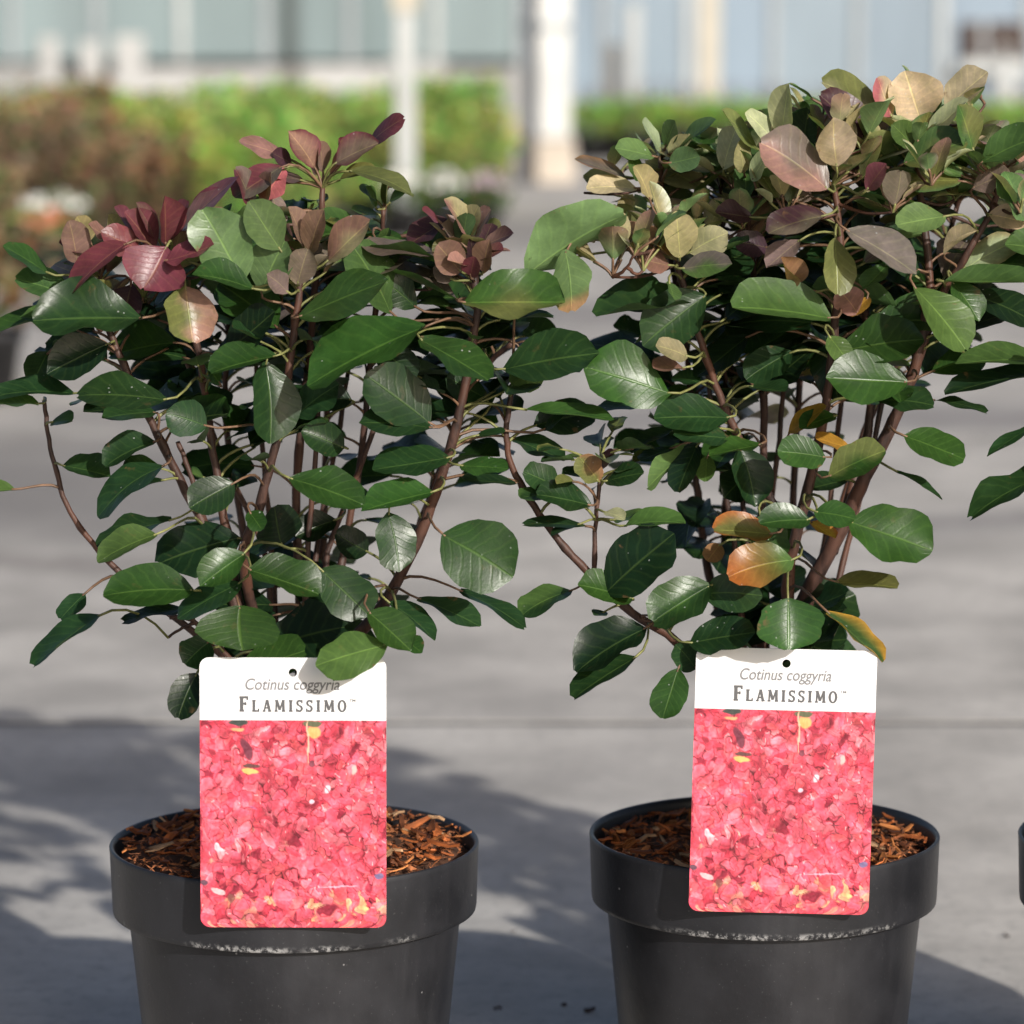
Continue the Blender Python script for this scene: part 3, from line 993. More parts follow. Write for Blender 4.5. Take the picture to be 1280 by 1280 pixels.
# ---- first bush (left)
b1 = make_bush(368, 2.175, 1.015, 21, 'left potted smoke bush with dark green leaves and purple-red shoot tips', .188)
B = b1
B.top = [(-40, 380), (0, 330), (80, 300), (130, 290), (200, 262), (290, 245), (305, 268), (350, 262), (440, 265), (455, 268), (470, 272), (500, 285), (530, 290), (560, 262), (600, 258), (645, 300), (700, 365), (745, 440), (800, 520)]
B.bot = [(-40, 520), (90, 540), (140, 640), (200, 700), (240, 830), (490, 830), (540, 690), (600, 610), (700, 600)]
gx1 = 360
def base1(x, d=0.0): return (x, 1040, d)
B.stem([base1(345), (330, 880, -.01), (235, 785, -.02), (180, 745, -.02), (125, 690, -.02), (88, 640, -.02), (70, 590, -.02), (60, 540, -.02), (55, 500, -.02)], .0034, .0016)      #0
B.stem([base1(352), (320, 880, -.01), (290, 740, -.015), (262, 670, -.02), (225, 600, -.02), (190, 530, -.025), (155, 455, -.03), (132, 400, -.03), (125, 345, -.03)], .0052, .0024)  #1
B.stem([base1(358), (320, 860, 0), (298, 750, -.01), (286, 680, -.02), (272, 600, -.02), (258, 510, -.02), (246, 430, -.03), (215, 345, -.03)], .0050, .0024)                         #2
B.stem([base1(362), (330, 830, 0), (305, 700, -.03), (322, 640, -.04), (345, 555, -.045), (360, 470, -.05), (369, 400, -.05), (376, 350, -.05)], .0048, .0026)                       #3
B.stem([base1(372), (375, 800, .03), (372, 690, .04), (372, 590, .045), (385, 460, .04), (396, 340, .02), (402, 268, 0), (403, 235, 0)], .0050, .0022)                               #4
B.stem([base1(380), (430, 830, -.01), (480, 755, -.03), (520, 680, -.04), (550, 600, -.045), (575, 510, -.05), (590, 430, -.05), (597, 380, -.05), (588, 320, -.05)], .0056, .0028)   #5
B.stem([base1(376), (410, 800, .03), (430, 690, .05), (452, 560, .05), (462, 460, .04), (476, 330, .02), (479, 262, .01)], .0042, .0018)                                             #6
B.stem([base1(368), (395, 800, .06), (405, 650, .09), (410, 500, .10), (430, 400, .10), (440, 330, .09)], .0042, .002)                                                              #7
B.stem([base1(356), (335, 830, .05), (300, 640, .08), (282, 520, .09), (285, 420, .09), (290, 330, .08)], .0040, .002)                                                              #8
B.stem([base1(350), (330, 890, -.02), (280, 815, -.03), (240, 775, -.035), (212, 772, -.035)], .0028, .0016)                                                                        #9
B.stem([(245, 778, -.035), (228, 785, -.037), (210, 797, -.04)], .0015, .001, 'twig')                                                                                              #10
B.stem([base1(382), (440, 820, .03), (500, 720, .06), (545, 600, .07), (600, 470, .06), (640, 430, .04)], .0040, .002)                                                              #11
B.stem([(262, 672, -.02), (240, 600, -.02), (222, 552, -.02)], .0026, .0018, 'twig')                                                                                                #12

for k_, (x0_, x1_, d_) in enumerate([(395, 440, .07), (340, 318, .06), (410, 500, .04), (385, 402, -.01), (330, 225, .05)]):
    B.stem([base1(365), (365 + (x0_ - 365) * .7, 820, d_ * .6), (x0_, 690, d_), (x0_ + (x1_ - x0_) * .55, 560, d_), (x1_, 430, d_)], .0034, .0018)
L1 = [
 # purple-red top left
 (208, 308, 182, 363, 80, 'P', -.075, dict(fold=.12)), (206, 326, 268, 312, 32, 'P', -.08, dict(curl=-.1)),
 (158, 304, 82, 352, 34, 'P', -.08, dict(curl=.3)), (96, 328, 92, 277, 38, 'R', -.05, {}), (112, 300, 100, 270, 30, 'S', -.03, {}),
 (192, 315, 160, 264, 30, 'P', -.05, {}), (207, 306, 203, 248, 36, 'P', -.055, dict(fold=.5)), (222, 292, 288, 218, 28, 'R', -.05, dict(c2='P', mode='out')),
 (175, 312, 128, 292, 40, 'P', -.06, {}), (150, 300, 138, 268, 26, 'S', -.03, {}), (165, 355, 150, 395, 42, 'Q', -.05, {}), (232, 358, 238, 428, 66, 'R', -.08, dict(c2='O', mode='half')),
 (190, 345, 205, 330, 26, 'S', -.06, {}),
 (198, 300, 176, 252, 18, 'R', -.045, dict(c2='P', mode='edge')), (214, 298, 232, 250, 18, 'P', -.05, {}), (226, 292, 262, 228, 16, 'P', -.04, dict(curl=.2)), (236, 300, 278, 262, 16, 'R', -.045, {}),
 (140, 300, 112, 282, 18, 'R', -.05, {}), (120, 318, 74, 300, 18, 'V', -.04, dict(c2='P', mode='out')), (168, 296, 148, 256, 16, 'P', -.04, {}), (318, 262, 300, 206, 20, 'P', -.02, dict(c2='V', mode='half')), (330, 262, 336, 214, 18, 'R', -.02, {}),
 (396, 222, 382, 172, 16, 'R', .01, {}), (412, 222, 440, 182, 14, 'R', .005, dict(c2='P', mode='out')), (378, 226, 330, 214, 16, 'V', 0, dict(c2='P', mode='out')), (422, 226, 466, 208, 12, 'O', 0, {}), (470, 262, 462, 232, 9, 'K', .01, {}), (482, 258, 484, 226, 9, 'O', .01, {}), (474, 268, 440, 258, 9, 'K', .01, {}),
 (592, 300, 610, 262, 16, 'R', -.04, {}), (574, 304, 556, 282, 16, 'V', -.045, {}), (598, 322, 628, 312, 14, 'R', -.06, dict(c2='P', mode='out')), (584, 330, 562, 326, 16, 'R', -.075, {}),
 # left middle
 (60, 342, 8, 305, 26, 'M', -.04, {}), (92, 372, 22, 345, 36, 'K', -.03, {}), (178, 398, 40, 398, 66, 'G', -.09, dict(fold=.3, curl=.1)),
 (135, 430, 58, 462, 56, 'D', -.05, {}), (60, 440, 40, 480, 40, 'G', -.02, {}), (70, 395, -18, 412, 22, 'M', -.02, {}), (208, 500, 98, 487, 50, 'G', -.10, dict(fold=.1)),
 (95, 492, -12, 480, 22, 'G', -.05, {}), (48, 505, -22, 500, 20, 'K', -.05, {}), (64, 528, 90, 522, 16, 'M', -.03, {}), (150, 510, 105, 515, 20, 'D', -.02, {}), (195, 515, 130, 520, 26, 'G', -.03, {}),
 (78, 582, 134, 590, 26, 'G', -.03, {}), (195, 552, 127, 574, 28, 'G', -.05, dict(side='t', curl=.2)), (206, 582, 114, 622, 34, 'G', -.05, dict(curl=.35)), (205, 600, 140, 612, 12, 'D', -.03, {}),
 (18, 612, -30, 612, 18, 'K', -.03, {}), (196, 668, 120, 692, 34, 'K', -.09, {}), (215, 650, 118, 672, 26, 'G', -.06, {}), (242, 738, 131, 733, 62, 'M', -.11, dict(fold=.12)),
 (106, 742, 74, 772, 28, 'G', -.06, {}), (126, 768, 36, 828, 30, 'G', -.09, dict(curl=.1)), (235, 760, 150, 770, 16, 'D', -.06, {}),
 (306, 692, 252, 730, 42, 'M', -.12, {}), (310, 712, 398, 738, 46, 'M', -.115, {}), (300, 757, 297, 812, 106, 'M', -.12, dict(fold=.15, sq=.55)), (302, 728, 222, 768, 34, 'G', -.10, {}),
 (484, 806, 396, 828, 58, 'K', -.133, dict(dt=-.136, fold=.05, curl=.02, sq=.5)), (460, 765, 516, 808, 44, 'M', -.12, {}), (500, 798, 528, 812, 22, 'M', -.10, {}),
 (553, 668, 638, 722, 94, 'M', -.11, dict(fold=.1, sq=.52)), (485, 640, 506, 711, 52, 'G', -.09, {}), (484, 752, 548, 790, 26, 'G', -.08, {}), (522, 748, 602, 776, 22, 'G', -.07, {}),
 (575, 738, 660, 776, 18, 'G', -.06, {}), (362, 598, 456, 624, 50, 'M', -.10, dict(fold=.1)), (542, 615, 452, 632, 42, 'M', -.09, {}), (292, 604, 240, 634, 52, 'G', -.09, {}),
 (312, 640, 326, 662, 26, 'M', -.08, {}), (258, 533, 212, 512, 48, 'G', -.07, {}),
 # upper middle
 (302, 352, 262, 258, 74, 'L', -.075, dict(fold=.15)), (350, 312, 312, 252, 52, 'L', -.07, dict(fold=.4)), (318, 362, 243, 334, 36, 'M', -.09, {}), (326, 368, 352, 300, 50, 'L', -.06, {}),
 (388, 318, 398, 262, 30, 'R', -.05, dict(fold=.3)), (382, 312, 368, 258, 26, 'R', -.04, {}), (408, 328, 460, 276, 34, 'R', -.06, dict(c2='S', mode='half')), (372, 355, 382, 312, 36, 'V', -.07, {}),
 (360, 366, 336, 340, 28, 'V', -.075, {}), (352, 372, 372, 300, 28, 'O', -.03, {}), (300, 300, 330, 255, 40, 'K', -.03, dict(side='u')),
 # tall shoot
 (356, 196, 303, 174, 26, 'R', 0, {}), (394, 210, 364, 164, 34, 'R', 0, dict(fold=.5, c2='P', mode='edge')), (404, 215, 402, 180, 18, 'R', .01, {}), (418, 205, 470, 172, 34, 'V', -.01, dict(fold=.3, c2='P', mode='edge')),
 (462, 178, 500, 146, 20, 'Q', -.005, dict(c2='P', mode='out')), (436, 214, 514, 222, 16, 'O', -.02, dict(curl=.3)), (352, 208, 294, 246, 34, 'V', -.02, dict(c2='P', mode='half')), (356, 210, 328, 248, 32, 'X', -.01, {}),
 (365, 205, 342, 190, 20, 'Q', 0, {}), (340, 240, 350, 282, 26, 'V', 0, {}), (430, 195, 425, 172, 14, 'P', .01, {}),
 (488, 232, 515, 244, 8, 'O', .01, {}), (470, 250, 452, 230, 8, 'K', .01, {}), (486, 255, 506, 236, 8, 'K', .01, {}), (470, 300, 492, 330, 30, 'K', -.03, {}),
 # right shoot
 (586, 292, 562, 248, 26, 'R', -.05, dict(c2='S', mode='half')), (580, 298, 594, 256, 28, 'S', -.045, {}), (604, 308, 640, 290, 22, 'R', -.05, dict(c2='Q', mode='out')), (576, 340, 546, 306, 42, 'R', -.07, {}),
 (594, 342, 591, 298, 26, 'Q', -.06, {}), (604, 342, 610, 304, 24, 'R', -.065, {}), (562, 274, 508, 302, 30, 'Q', -.03, {}), (548, 276, 531, 262, 12, 'P', -.05, {}), (588, 345, 592, 322, 24, 'P', -.075, {}),
 (565, 350, 545, 335, 24, 'V', -.06, {}), (574, 300, 545, 320, 26, 'O', -.04, {}),
 # right middle
 (578, 378, 702, 380, 64, 'M', -.085, dict(fold=.35, c2='O', mode='half')), (532, 408, 383, 472, 66, 'M', -.09, dict(fold=.25)), (524, 424, 618, 470, 40, 'M', -.095, {}), (628, 462, 744, 438, 54, 'G', -.07, dict(fold=.25)),
 (652, 438, 658, 492, 44, 'K', -.04, dict(side='u')), (374, 396, 484, 348, 58, 'M', -.085, {}), (488, 392, 452, 296, 52, 'K', -.05, {}), (520, 385, 480, 345, 44, 'G', -.04, {}), (538, 530, 462, 462, 66, 'G', -.08, {}),
 (540, 535, 452, 522, 32, 'G', -.085, {}), (562, 572, 468, 588, 44, 'G', -.075, {}), (575, 582, 632, 586, 28, 'M', -.085, {}), (648, 604, 578, 600, 12, 'D', -.05, {}), (332, 452, 342, 552, 62, 'G', -.06, dict(fold=.15)),
 (345, 445, 262, 462, 32, 'M', -.08, {}), (282, 440, 342, 395, 46, 'D', -.06, {}), (275, 480, 258, 455, 22, 'M', -.06, {}), (402, 712, 456, 772, 62, 'G', -.09, {}), (300, 672, 195, 702, 62, 'D', -.03, {}),
 (352, 682, 340, 636, 60, 'D', -.02, {}), (330, 812, 432, 778, 72, 'D', -.05, {}), (262, 802, 230, 828, 44, 'G', -.08, {}), (246, 842, 218, 897, 44, 'D', -.10, {}), (300, 840, 380, 815, 50, 'M', -.07, {}),
 (655, 512, 768, 522, 18, 'M', -.06, {}), (640, 548, 706, 572, 30, 'G', -.03, {}), (680, 538, 700, 520, 10, 'G', -.04, {}), (430, 560, 380, 540, 44, 'G', -.06, {}), (440, 500, 380, 490, 40, 'D', -.03, {}),
 (370, 520, 420, 475, 40, 'G', -.055, {}), (420, 650, 370, 665, 34, 'D', 0, {}), (460, 690, 420, 670, 40, 'D', -.02, {}), (545, 480, 600, 500, 40, 'D', 0, {}), (610, 500, 560, 470, 36, 'G', -.02, {}), (470, 430, 520, 470, 44, 'D', -.02, {}),
]
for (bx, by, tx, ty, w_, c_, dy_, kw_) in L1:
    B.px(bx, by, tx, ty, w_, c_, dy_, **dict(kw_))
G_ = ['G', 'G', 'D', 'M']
B.rosette(4, 6, ['R', 'V', 'K'], (.012, .024)); B.rosette(6, 11, ['K', 'O', 'S'], (.010, .026), (.3, 1.6)); B.rosette(5, 8, ['R', 'Q', 'S', 'O'], (.014, .026)); B.rosette(1, 6, ['P', 'V', 'M'], (.016, .03))
B.rosette(2, 6, ['P', 'R', 'O'], (.016, .03)); B.rosette(3, 6, ['R', 'V', 'K'], (.014, .028))
for i_, n_ in ((1, 6), (3, 6), (5, 7), (4, 9), (6, 9), (7, 10), (8, 10)):
    B.fill(i_, n_, .78, .99, ['M', 'G', 'K', 'V', 'K'], up=(.1, .8), front=-.06)
for i_, n_ in ((1, 8), (2, 8), (3, 7), (4, 9), (5, 8), (6, 9), (11, 10), (7, 9), (8, 9)):
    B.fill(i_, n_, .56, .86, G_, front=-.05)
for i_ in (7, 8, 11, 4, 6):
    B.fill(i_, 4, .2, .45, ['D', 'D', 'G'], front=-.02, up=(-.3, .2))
B.rosette(7, 6, ['K', 'V'], (.02, .034)); B.rosette(8, 6, ['K', 'M', 'V'], (.02, .034))
for i_ in (4, 6, 7, 8, 11):
    B.fill(i_, 13, .6, .95, G_, front=.015, size=(.032, .052))
B.crown(34, 90, 650, 120, ['K', 'M', 'V', 'O', 'R', 'G'], cl=4)
for i_ in (1, 2, 3, 4, 5, 6, 7, 8, 11):
    B.fill(i_, 6, .5, .9, ['G', 'M', 'K', 'D'], front=-.09, size=(.015, .030))
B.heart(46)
B.finish()

# ---- second bush (right)
b2 = make_bush(955, 2.200, 0.975, 57, 'right potted smoke bush with bronze shoot tips and one orange leaf low down', .182)
B = b2
B.top = [(600, 420), (640, 330), (720, 215), (780, 188), (830, 165), (900, 150), (960, 125), (1020, 108), (1100, 100), (1230, 95), (1280, 140), (1330, 260)]
B.bot = [(600, 620), (700, 640), (760, 600), (840, 620), (870, 820), (1020, 820), (1050, 640), (1110, 560), (1180, 480), (1300, 440)]
def base2(x, d=0.0): return (x, 1040, d)
B.stem([base2(945), (910, 880, -.03), (845, 802, -.05), (790, 766, -.06), (735, 715, -.06), (690, 665, -.06), (655, 612, -.06), (636, 570, -.06), (634, 530, -.06), (640, 480, -.06)], .0044, .002)   #0
B.stem([(742, 722, -.06), (745, 650, -.06), (750, 600, -.06), (752, 570, -.06)], .0022, .0012, 'twig')                                                                                            #1
B.stem([(1002, 650, -.03), (975, 640, -.03), (950, 600, -.035), (925, 552, -.04), (900, 495, -.045), (872, 415, -.05), (852, 350, -.05), (846, 325, -.05)], .0040, .0024)                          #2
B.stem([base2(965), (985, 820, 0), (1010, 742, -.01), (1042, 680, -.02), (1075, 610, -.025), (1110, 540, -.03), (1140, 470, -.035), (1155, 405, -.04), (1163, 350, -.04), (1150, 250, -.03), (1145, 190, -.02)], .0082, .0024)  #3
B.stem([(1040, 690, -.01), (1065, 610, .02), (1085, 540, .03), (1088, 450, .03), (1075, 330, .02), (1080, 240, .01), (1075, 190, 0)], .0050, .0022)                                                #4
B.stem([base2(958), (985, 830, -.01), (985, 720, -.02), (1003, 640, -.03), (1020, 570, -.035), (1035, 490, -.04), (1042, 420, -.045), (1050, 330, -.05), (1046, 255, -.05), (1040, 235, -.05)], .0058, .0024)   #5
B.stem([base2(945), (905, 800, .06), (882, 700, .08), (874, 630, .08), (866, 560, .08), (860, 450, .07), (835, 300, .04), (825, 200, .02)], .0044, .0018)                                           #6
B.stem([base2(950), (915, 800, .08), (905, 690, .09), (908, 600, .09), (914, 480, .09), (905, 340, .07), (900, 220, .05)], .0040, .0018)                                                            #7
B.stem([base2(955), (950, 800, .04), (952, 640, .04), (955, 520, .04), (948, 400, .03), (935, 270, .02), (930, 215, .01)], .0046, .002)                                                             #8
B.stem([(1135, 482, -.03), (1175, 375, -.04), (1210, 315, -.05), (1240, 262, -.05), (1246, 230, -.05)], .0038, .002)                                                                                #9
B.stem([base2(962), (1000, 800, .05), (1040, 680, .08), (1080, 540, .09), (1140, 420, .09), (1190, 280, .07), (1208, 200, .04)], .0044, .002)                                                       #10
B.stem([base2(958), (980, 800, .06), (990, 640, .10), (1000, 480, .11), (1010, 330, .09), (985, 190, .06)], .0042, .002)                                                                            #11
for k_, (x0_, x1_, d_) in enumerate([(935, 900, .05), (960, 985, .07), (1030, 1060, .06), (1060, 1120, .03), (918, 878, .03)]):
    B.stem([base2(955), (955 + (x0_ - 955) * .7, 800, d_ * .6), (x0_, 680, d_), (x0_ + (x1_ - x0_) * .55, 550, d_), (x1_, 420, d_)], .0034, .0018)
L2 = [
 (658, 344, 776, 252, 72, 'L', -.09, dict(side='u', fold=.15)), (706, 312, 722, 390, 54, 'L', -.10, dict(side='u', c2='N', mode='tip')), (690, 325, 662, 320, 40, 'L', -.085, dict(side='u')), (745, 300, 705, 290, 20, 'T', -.06, {}),
 (850, 322, 848, 266, 40, 'S', -.075, dict(fold=.3)), (862, 316, 905, 288, 42, 'S', -.07, {}), (852, 336, 912, 326, 36, 'V', -.08, dict(c2='K', mode='half')), (842, 318, 784, 278, 22, 'N', -.07, dict(c2='R', mode='out')), (838, 332, 800, 325, 28, 'R', -.07, {}),
 (836, 352, 842, 374, 14, 'K', -.08, {}), (835, 300, 822, 282, 26, 'R', -.05, {}),
 (870, 378, 742, 388, 44, 'G', -.06, {}), (882, 370, 802, 424, 70, 'G', -.065, {}), (838, 492, 734, 462, 76, 'M', -.095, dict(wav=.09, fold=.15, sq=.52)), (860, 446, 824, 430, 28, 'S', -.10, {}), (856, 460, 818, 458, 14, 'R', -.09, {}),
 (912, 522, 820, 522, 50, 'G', -.085, {}), (912, 548, 842, 540, 32, 'G', -.09, {}), (952, 556, 888, 566, 24, 'M', -.095, {}), (864, 560, 806, 606, 22, 'K', -.07, dict(side='u')), (872, 556, 842, 612, 38, 'D', -.075, {}), (884, 570, 880, 600, 24, 'K', -.06, {}),
 (840, 560, 800, 575, 22, 'G', -.05, {}), (850, 535, 785, 560, 16, 'G', -.04, {}), (800, 505, 745, 512, 18, 'G', -.05, {}),
 (748, 602, 730, 570, 34, 'O', -.07, dict(c2='N', mode='half')), (756, 602, 802, 588, 22, 'G', -.07, {}), (742, 592, 705, 590, 14, 'G', -.06, {}), (768, 650, 800, 640, 14, 'K', -.06, {}), (780, 658, 852, 640, 20, 'K', -.075, dict(curl=.25)),
 (738, 632, 672, 612, 36, 'G', -.08, {}), (735, 658, 655, 648, 12, 'G', -.07, {}), (745, 585, 765, 568, 14, 'Q', -.06, {}), (700, 610, 655, 590, 36, 'G', -.07, {}), (725, 655, 690, 665, 10, 'G', -.07, {}), (755, 640, 780, 645, 12, 'W', -.07, {}),
 (756, 742, 836, 666, 72, 'D', -.085, dict(fold=.15)), (790, 748, 726, 728, 42, 'M', -.08, {}), (755, 765, 745, 770, 14, 'G', -.07, {}), (808, 785, 716, 832, 60, 'D', -.10, dict(fold=.2)), (795, 822, 712, 868, 42, 'G', -.105, {}), (848, 836, 826, 896, 48, 'M', -.10, {}),
 (870, 836, 846, 806, 38, 'G', -.09, {}), (888, 732, 812, 776, 60, 'G', -.10, dict(c2='M', mode='half')), (880, 742, 950, 740, 52, 'G', -.095, {}), (862, 804, 942, 790, 50, 'G', -.105, {}), (985, 748, 990, 812, 88, 'M', -.125, dict(fold=.12, sq=.5)),
 (715, 738, 645, 758, 24, 'G', -.07, dict(c2='K', mode='half')), (992, 700, 911, 712, 50, 'K', -.11, dict(c2='A', mode='out', fold=.12, sq=.55)), (965, 668, 896, 660, 36, 'O', -.09, dict(c2='A', mode='edge')), (950, 645, 975, 700, 52, 'M', -.07, {}), (900, 680, 885, 700, 26, 'N', -.03, {}),
 (1012, 650, 953, 652, 38, 'M', -.115, {}), (1018, 640, 1068, 646, 36, 'M', -.11, {}), (1062, 652, 1162, 692, 72, 'M', -.12, dict(fold=.1, sq=.52)), (1045, 728, 1122, 731, 20, 'O', -.09, {}), (1034, 765, 1107, 824, 26, 'K', -.09, dict(c2='Y', mode='edge')),
 (1130, 545, 1208, 568, 40, 'M', -.08, {}), (1118, 588, 1180, 618, 10, 'G', -.06, {}), (1134, 478, 1036, 472, 64, 'M', -.10, dict(fold=.1)), (1098, 500, 1168, 498, 32, 'G', -.06, {}), (1032, 572, 974, 560, 42, 'M', -.09, {}),
 (1036, 596, 1102, 560, 44, 'O', -.085, dict(c2='M', mode='half')), (985, 542, 1032, 505, 26, 'Y', -.05, {}), (1062, 560, 1022, 548, 22, 'Y', -.045, {}), (1012, 652, 1042, 672, 20, 'Y', -.09, dict(c2='A', mode='edge')), (1045, 520, 1000, 530, 24, 'M', -.055, {}),
 (1045, 418, 1040, 500, 50, 'G', -.03, {}), (1038, 398, 914, 378, 56, 'K', -.10, dict(fold=.3)), (1048, 440, 1152, 418, 56, 'M', -.08, {}), (1036, 420, 1062, 452, 30, 'K', -.09, {}), (1142, 358, 1214, 434, 44, 'K', -.10, dict(fold=.1)), (1190, 352, 1224, 398, 34, 'M', -.08, {}),
 (1058, 288, 1148, 334, 40, 'V', -.11, dict(fold=.2)), (1182, 270, 1124, 284, 36, 'L', -.085, dict(fold=.1)), (1034, 236, 956, 168, 58, 'R', -.10, dict(fold=.1, c2='V', mode='half')), (1046, 208, 1040, 150, 52, 'S', -.095, dict(c2='T', mode='half', fold=.25)),
 (1080, 172, 1026, 118, 46, 'Q', -.06, {}), (1102, 146, 1030, 92, 36, 'S', -.04, dict(c2='O', mode='half')), (1150, 150, 1138, 90, 66, 'T', -.03, dict(fold=.35, wav=.06)), (1182, 136, 1232, 90, 40, 'T', -.035, {}), (1114, 146, 1098, 98, 28, 'X', -.04, dict(c2='T', mode='half')),
 (1160, 170, 1208, 124, 28, 'W', -.05, {}), (1130, 204, 1206, 174, 44, 'K', -.07, dict(side='t', c2='O', mode='half')), (1142, 184, 1118, 154, 28, 'K', -.06, {}), (1216, 188, 1204, 130, 36, 'K', -.07, dict(c2='O', mode='half')), (1225, 204, 1300, 164, 40, 'K', -.07, dict(fold=.2, wav=.06)),
 (976, 172, 986, 108, 38, 'W', -.05, {}), (964, 172, 938, 138, 26, 'W', -.045, {}), (1004, 192, 1010, 138, 34, 'G', -.03, {}), (948, 188, 904, 134, 16, 'O', -.04, {}), (904, 212, 916, 158, 28, 'W', -.03, {}), (930, 216, 924, 178, 26, 'S', -.04, {}), (940, 226, 958, 188, 22, 'W', -.05, {}),
 (826, 188, 804, 150, 16, 'W', .01, {}), (832, 184, 842, 150, 24, 'K', .01, {}), (848, 188, 892, 144, 16, 'L', 0, {}), (818, 196, 770, 180, 20, 'L', 0, {}), (836, 204, 874, 194, 32, 'L', -.02, {}), (784, 222, 720, 194, 18, 'V', 0, dict(c2='N', mode='edge')), (796, 236, 734, 226, 18, 'T', -.01, {}),
 (800, 225, 790, 192, 18, 'K', 0, {}), (812, 250, 800, 205, 22, 'S', -.02, {}), (1030, 270, 958, 282, 34, 'V', -.10, dict(c2='Q', mode='half')), (940, 272, 898, 264, 28, 'Q', -.05, {}), (1076, 222, 1098, 168, 28, 'W', -.06, {}), (1064, 214, 1088, 164, 30, 'Q', -.05, {}), (1084, 238, 1102, 204, 26, 'P', -.10, {}),
 (1044, 298, 1046, 368, 38, 'O', -.10, {}), (1072, 392, 1052, 360, 38, 'R', -.07, {}), (986, 366, 979, 322, 14, 'N', -.08, dict(fold=.8, wav=.12)), (1180, 318, 1216, 288, 12, 'T', -.06, dict(fold=.6)), (1086, 372, 1062, 392, 20, 'Y', -.06, {}),
 (1246, 222, 1298, 268, 42, 'V', -.07, dict(c2='L', mode='half')), (1236, 268, 1286, 278, 34, 'T', -.06, {}), (1180, 352, 1296, 350, 22, 'K', -.08, {}), (1212, 368, 1300, 392, 40, 'D', -.06, {}), (1150, 338, 1100, 318, 36, 'G', -.07, {}), (1165, 500, 1236, 506, 10, 'G', -.05, {}), (1210, 335, 1290, 320, 36, 'G', -.04, {}),
 (935, 420, 870, 470, 44, 'D', -.03, {}), (990, 440, 930, 470, 44, 'G', -.04, {}), (960, 480, 1010, 440, 40, 'D', -.03, {}), (940, 590, 905, 620, 44, 'D', -.04, {}), (925, 560, 950, 630, 46, 'G', -.05, {}), (1000, 300, 960, 330, 30, 'V', -.07, {}), (960, 310, 920, 300, 34, 'Q', -.04, {}),
 (905, 400, 960, 350, 44, 'D', -.03, {}), (1060, 600, 1010, 610, 24, 'G', -.02, {}), (1110, 330, 1080, 360, 24, 'K', -.08, {}), (1215, 235, 1260, 215, 30, 'V', -.06, {}),
]
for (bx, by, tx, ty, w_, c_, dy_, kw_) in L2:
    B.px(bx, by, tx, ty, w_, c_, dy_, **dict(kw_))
for i_, pal in ((3, 'TSKW'), (4, 'WSKV'), (5, 'SKOR'), (6, 'LKWS'), (7, 'KLSV'), (8, 'KWSL'), (9, 'KVTL'), (10, 'KSTW'), (11, 'WKSV'), (2, 'SVR')):
    B.rosette(i_, 11, list(pal) + ['K', 'O'], (.014, .030))
B.rosette(1, 7, ['O', 'K', 'G'], (.012, .026), (.0, .8))
B.fill(0, 6, .80, 1.0, ['G', 'M', 'D'], front=-.12, size=(.025, .042))
for i_, n_ in ((3, 9), (4, 10), (5, 7), (6, 10), (7, 9), (8, 10), (9, 8), (10, 10), (11, 10)):
    B.fill(i_, n_ + 2, .76, .99, ['K', 'O', 'V', 'S', 'L', 'K', 'L', 'W'], up=(.0, .9), front=-.08, size=(.024, .046))
for i_, n_ in ((2, 8), (3, 8), (4, 9), (5, 9), (6, 9), (7, 9), (8, 10)):
    B.fill(i_, n_, .54, .82, G_, front=-.045)
for i_, n_ in ((10, 10), (11, 10), (6, 4), (7, 5)):
    B.fill(i_, n_, .56, .84, G_)
for i_ in (6, 7, 11, 8):
    B.fill(i_, 4, .28, .48, ['D', 'G', 'M'], front=-.02, up=(-.3, .2))
for i_ in (4, 7, 8, 10, 11):
    B.fill(i_, 20, .55, .97, G_ + ['K', 'V', 'S'], front=.015, size=(.03, .05))
B.crown(62, 725, 1295, 165, ['K', 'O', 'V', 'S', 'L', 'S', 'L', 'R', 'W'], cl=5, dy=(-.10, .09))
for i_ in (2, 3, 4, 5, 6, 7, 8, 10, 11):
    B.fill(i_, 6, .5, .9, ['G', 'M', 'K', 'D'], front=-.09, size=(.015, .030))
B.fill(1, 8, .3, 1.0, ['G', 'K', 'O'], front=-.12, size=(.012, .026))
B.heart(46)
B.finish()

# ---- third bush (mostly outside the frame at the right)
b3 = make_bush(1497, 2.185, 0.985, 83, 'third smoke bush cut off by the right edge, only pot rim and leaf tips showing', .178)
B = b3
B.xmin = 1288
def base3(x, d=0.0): return (x, 1040, d)
B.stem([base3(1490), (1440, 830, -.02), (1385, 640, -.03), (1345, 540, -.03), (1318, 440, -.03)], .0046, .0022)
B.stem([base3(1500), (1500, 780, .02), (1480, 600, .03), (1460, 400, .02), (1440, 220, .01)], .0050, .0022)
B.stem([base3(1506), (1560, 780, 0), (1610, 600, 0), (1640, 420, 0), (1650, 240, 0)], .0048, .0022)
B.stem([base3(1498), (1540, 760, .06), (1550, 560, .08), (1540, 380, .08), (1540, 200, .06)], .0046, .0022)
B.stem([base3(1495), (1500, 800, -.04), (1530, 620, -.06), (1560, 460, -.07), (1570, 260, -.06)], .0046, .0022)
B.stem([base3(1493), (1440, 800, .04), (1400, 600, .06), (1380, 400, .06), (1370, 240, .05)], .0044, .0022)
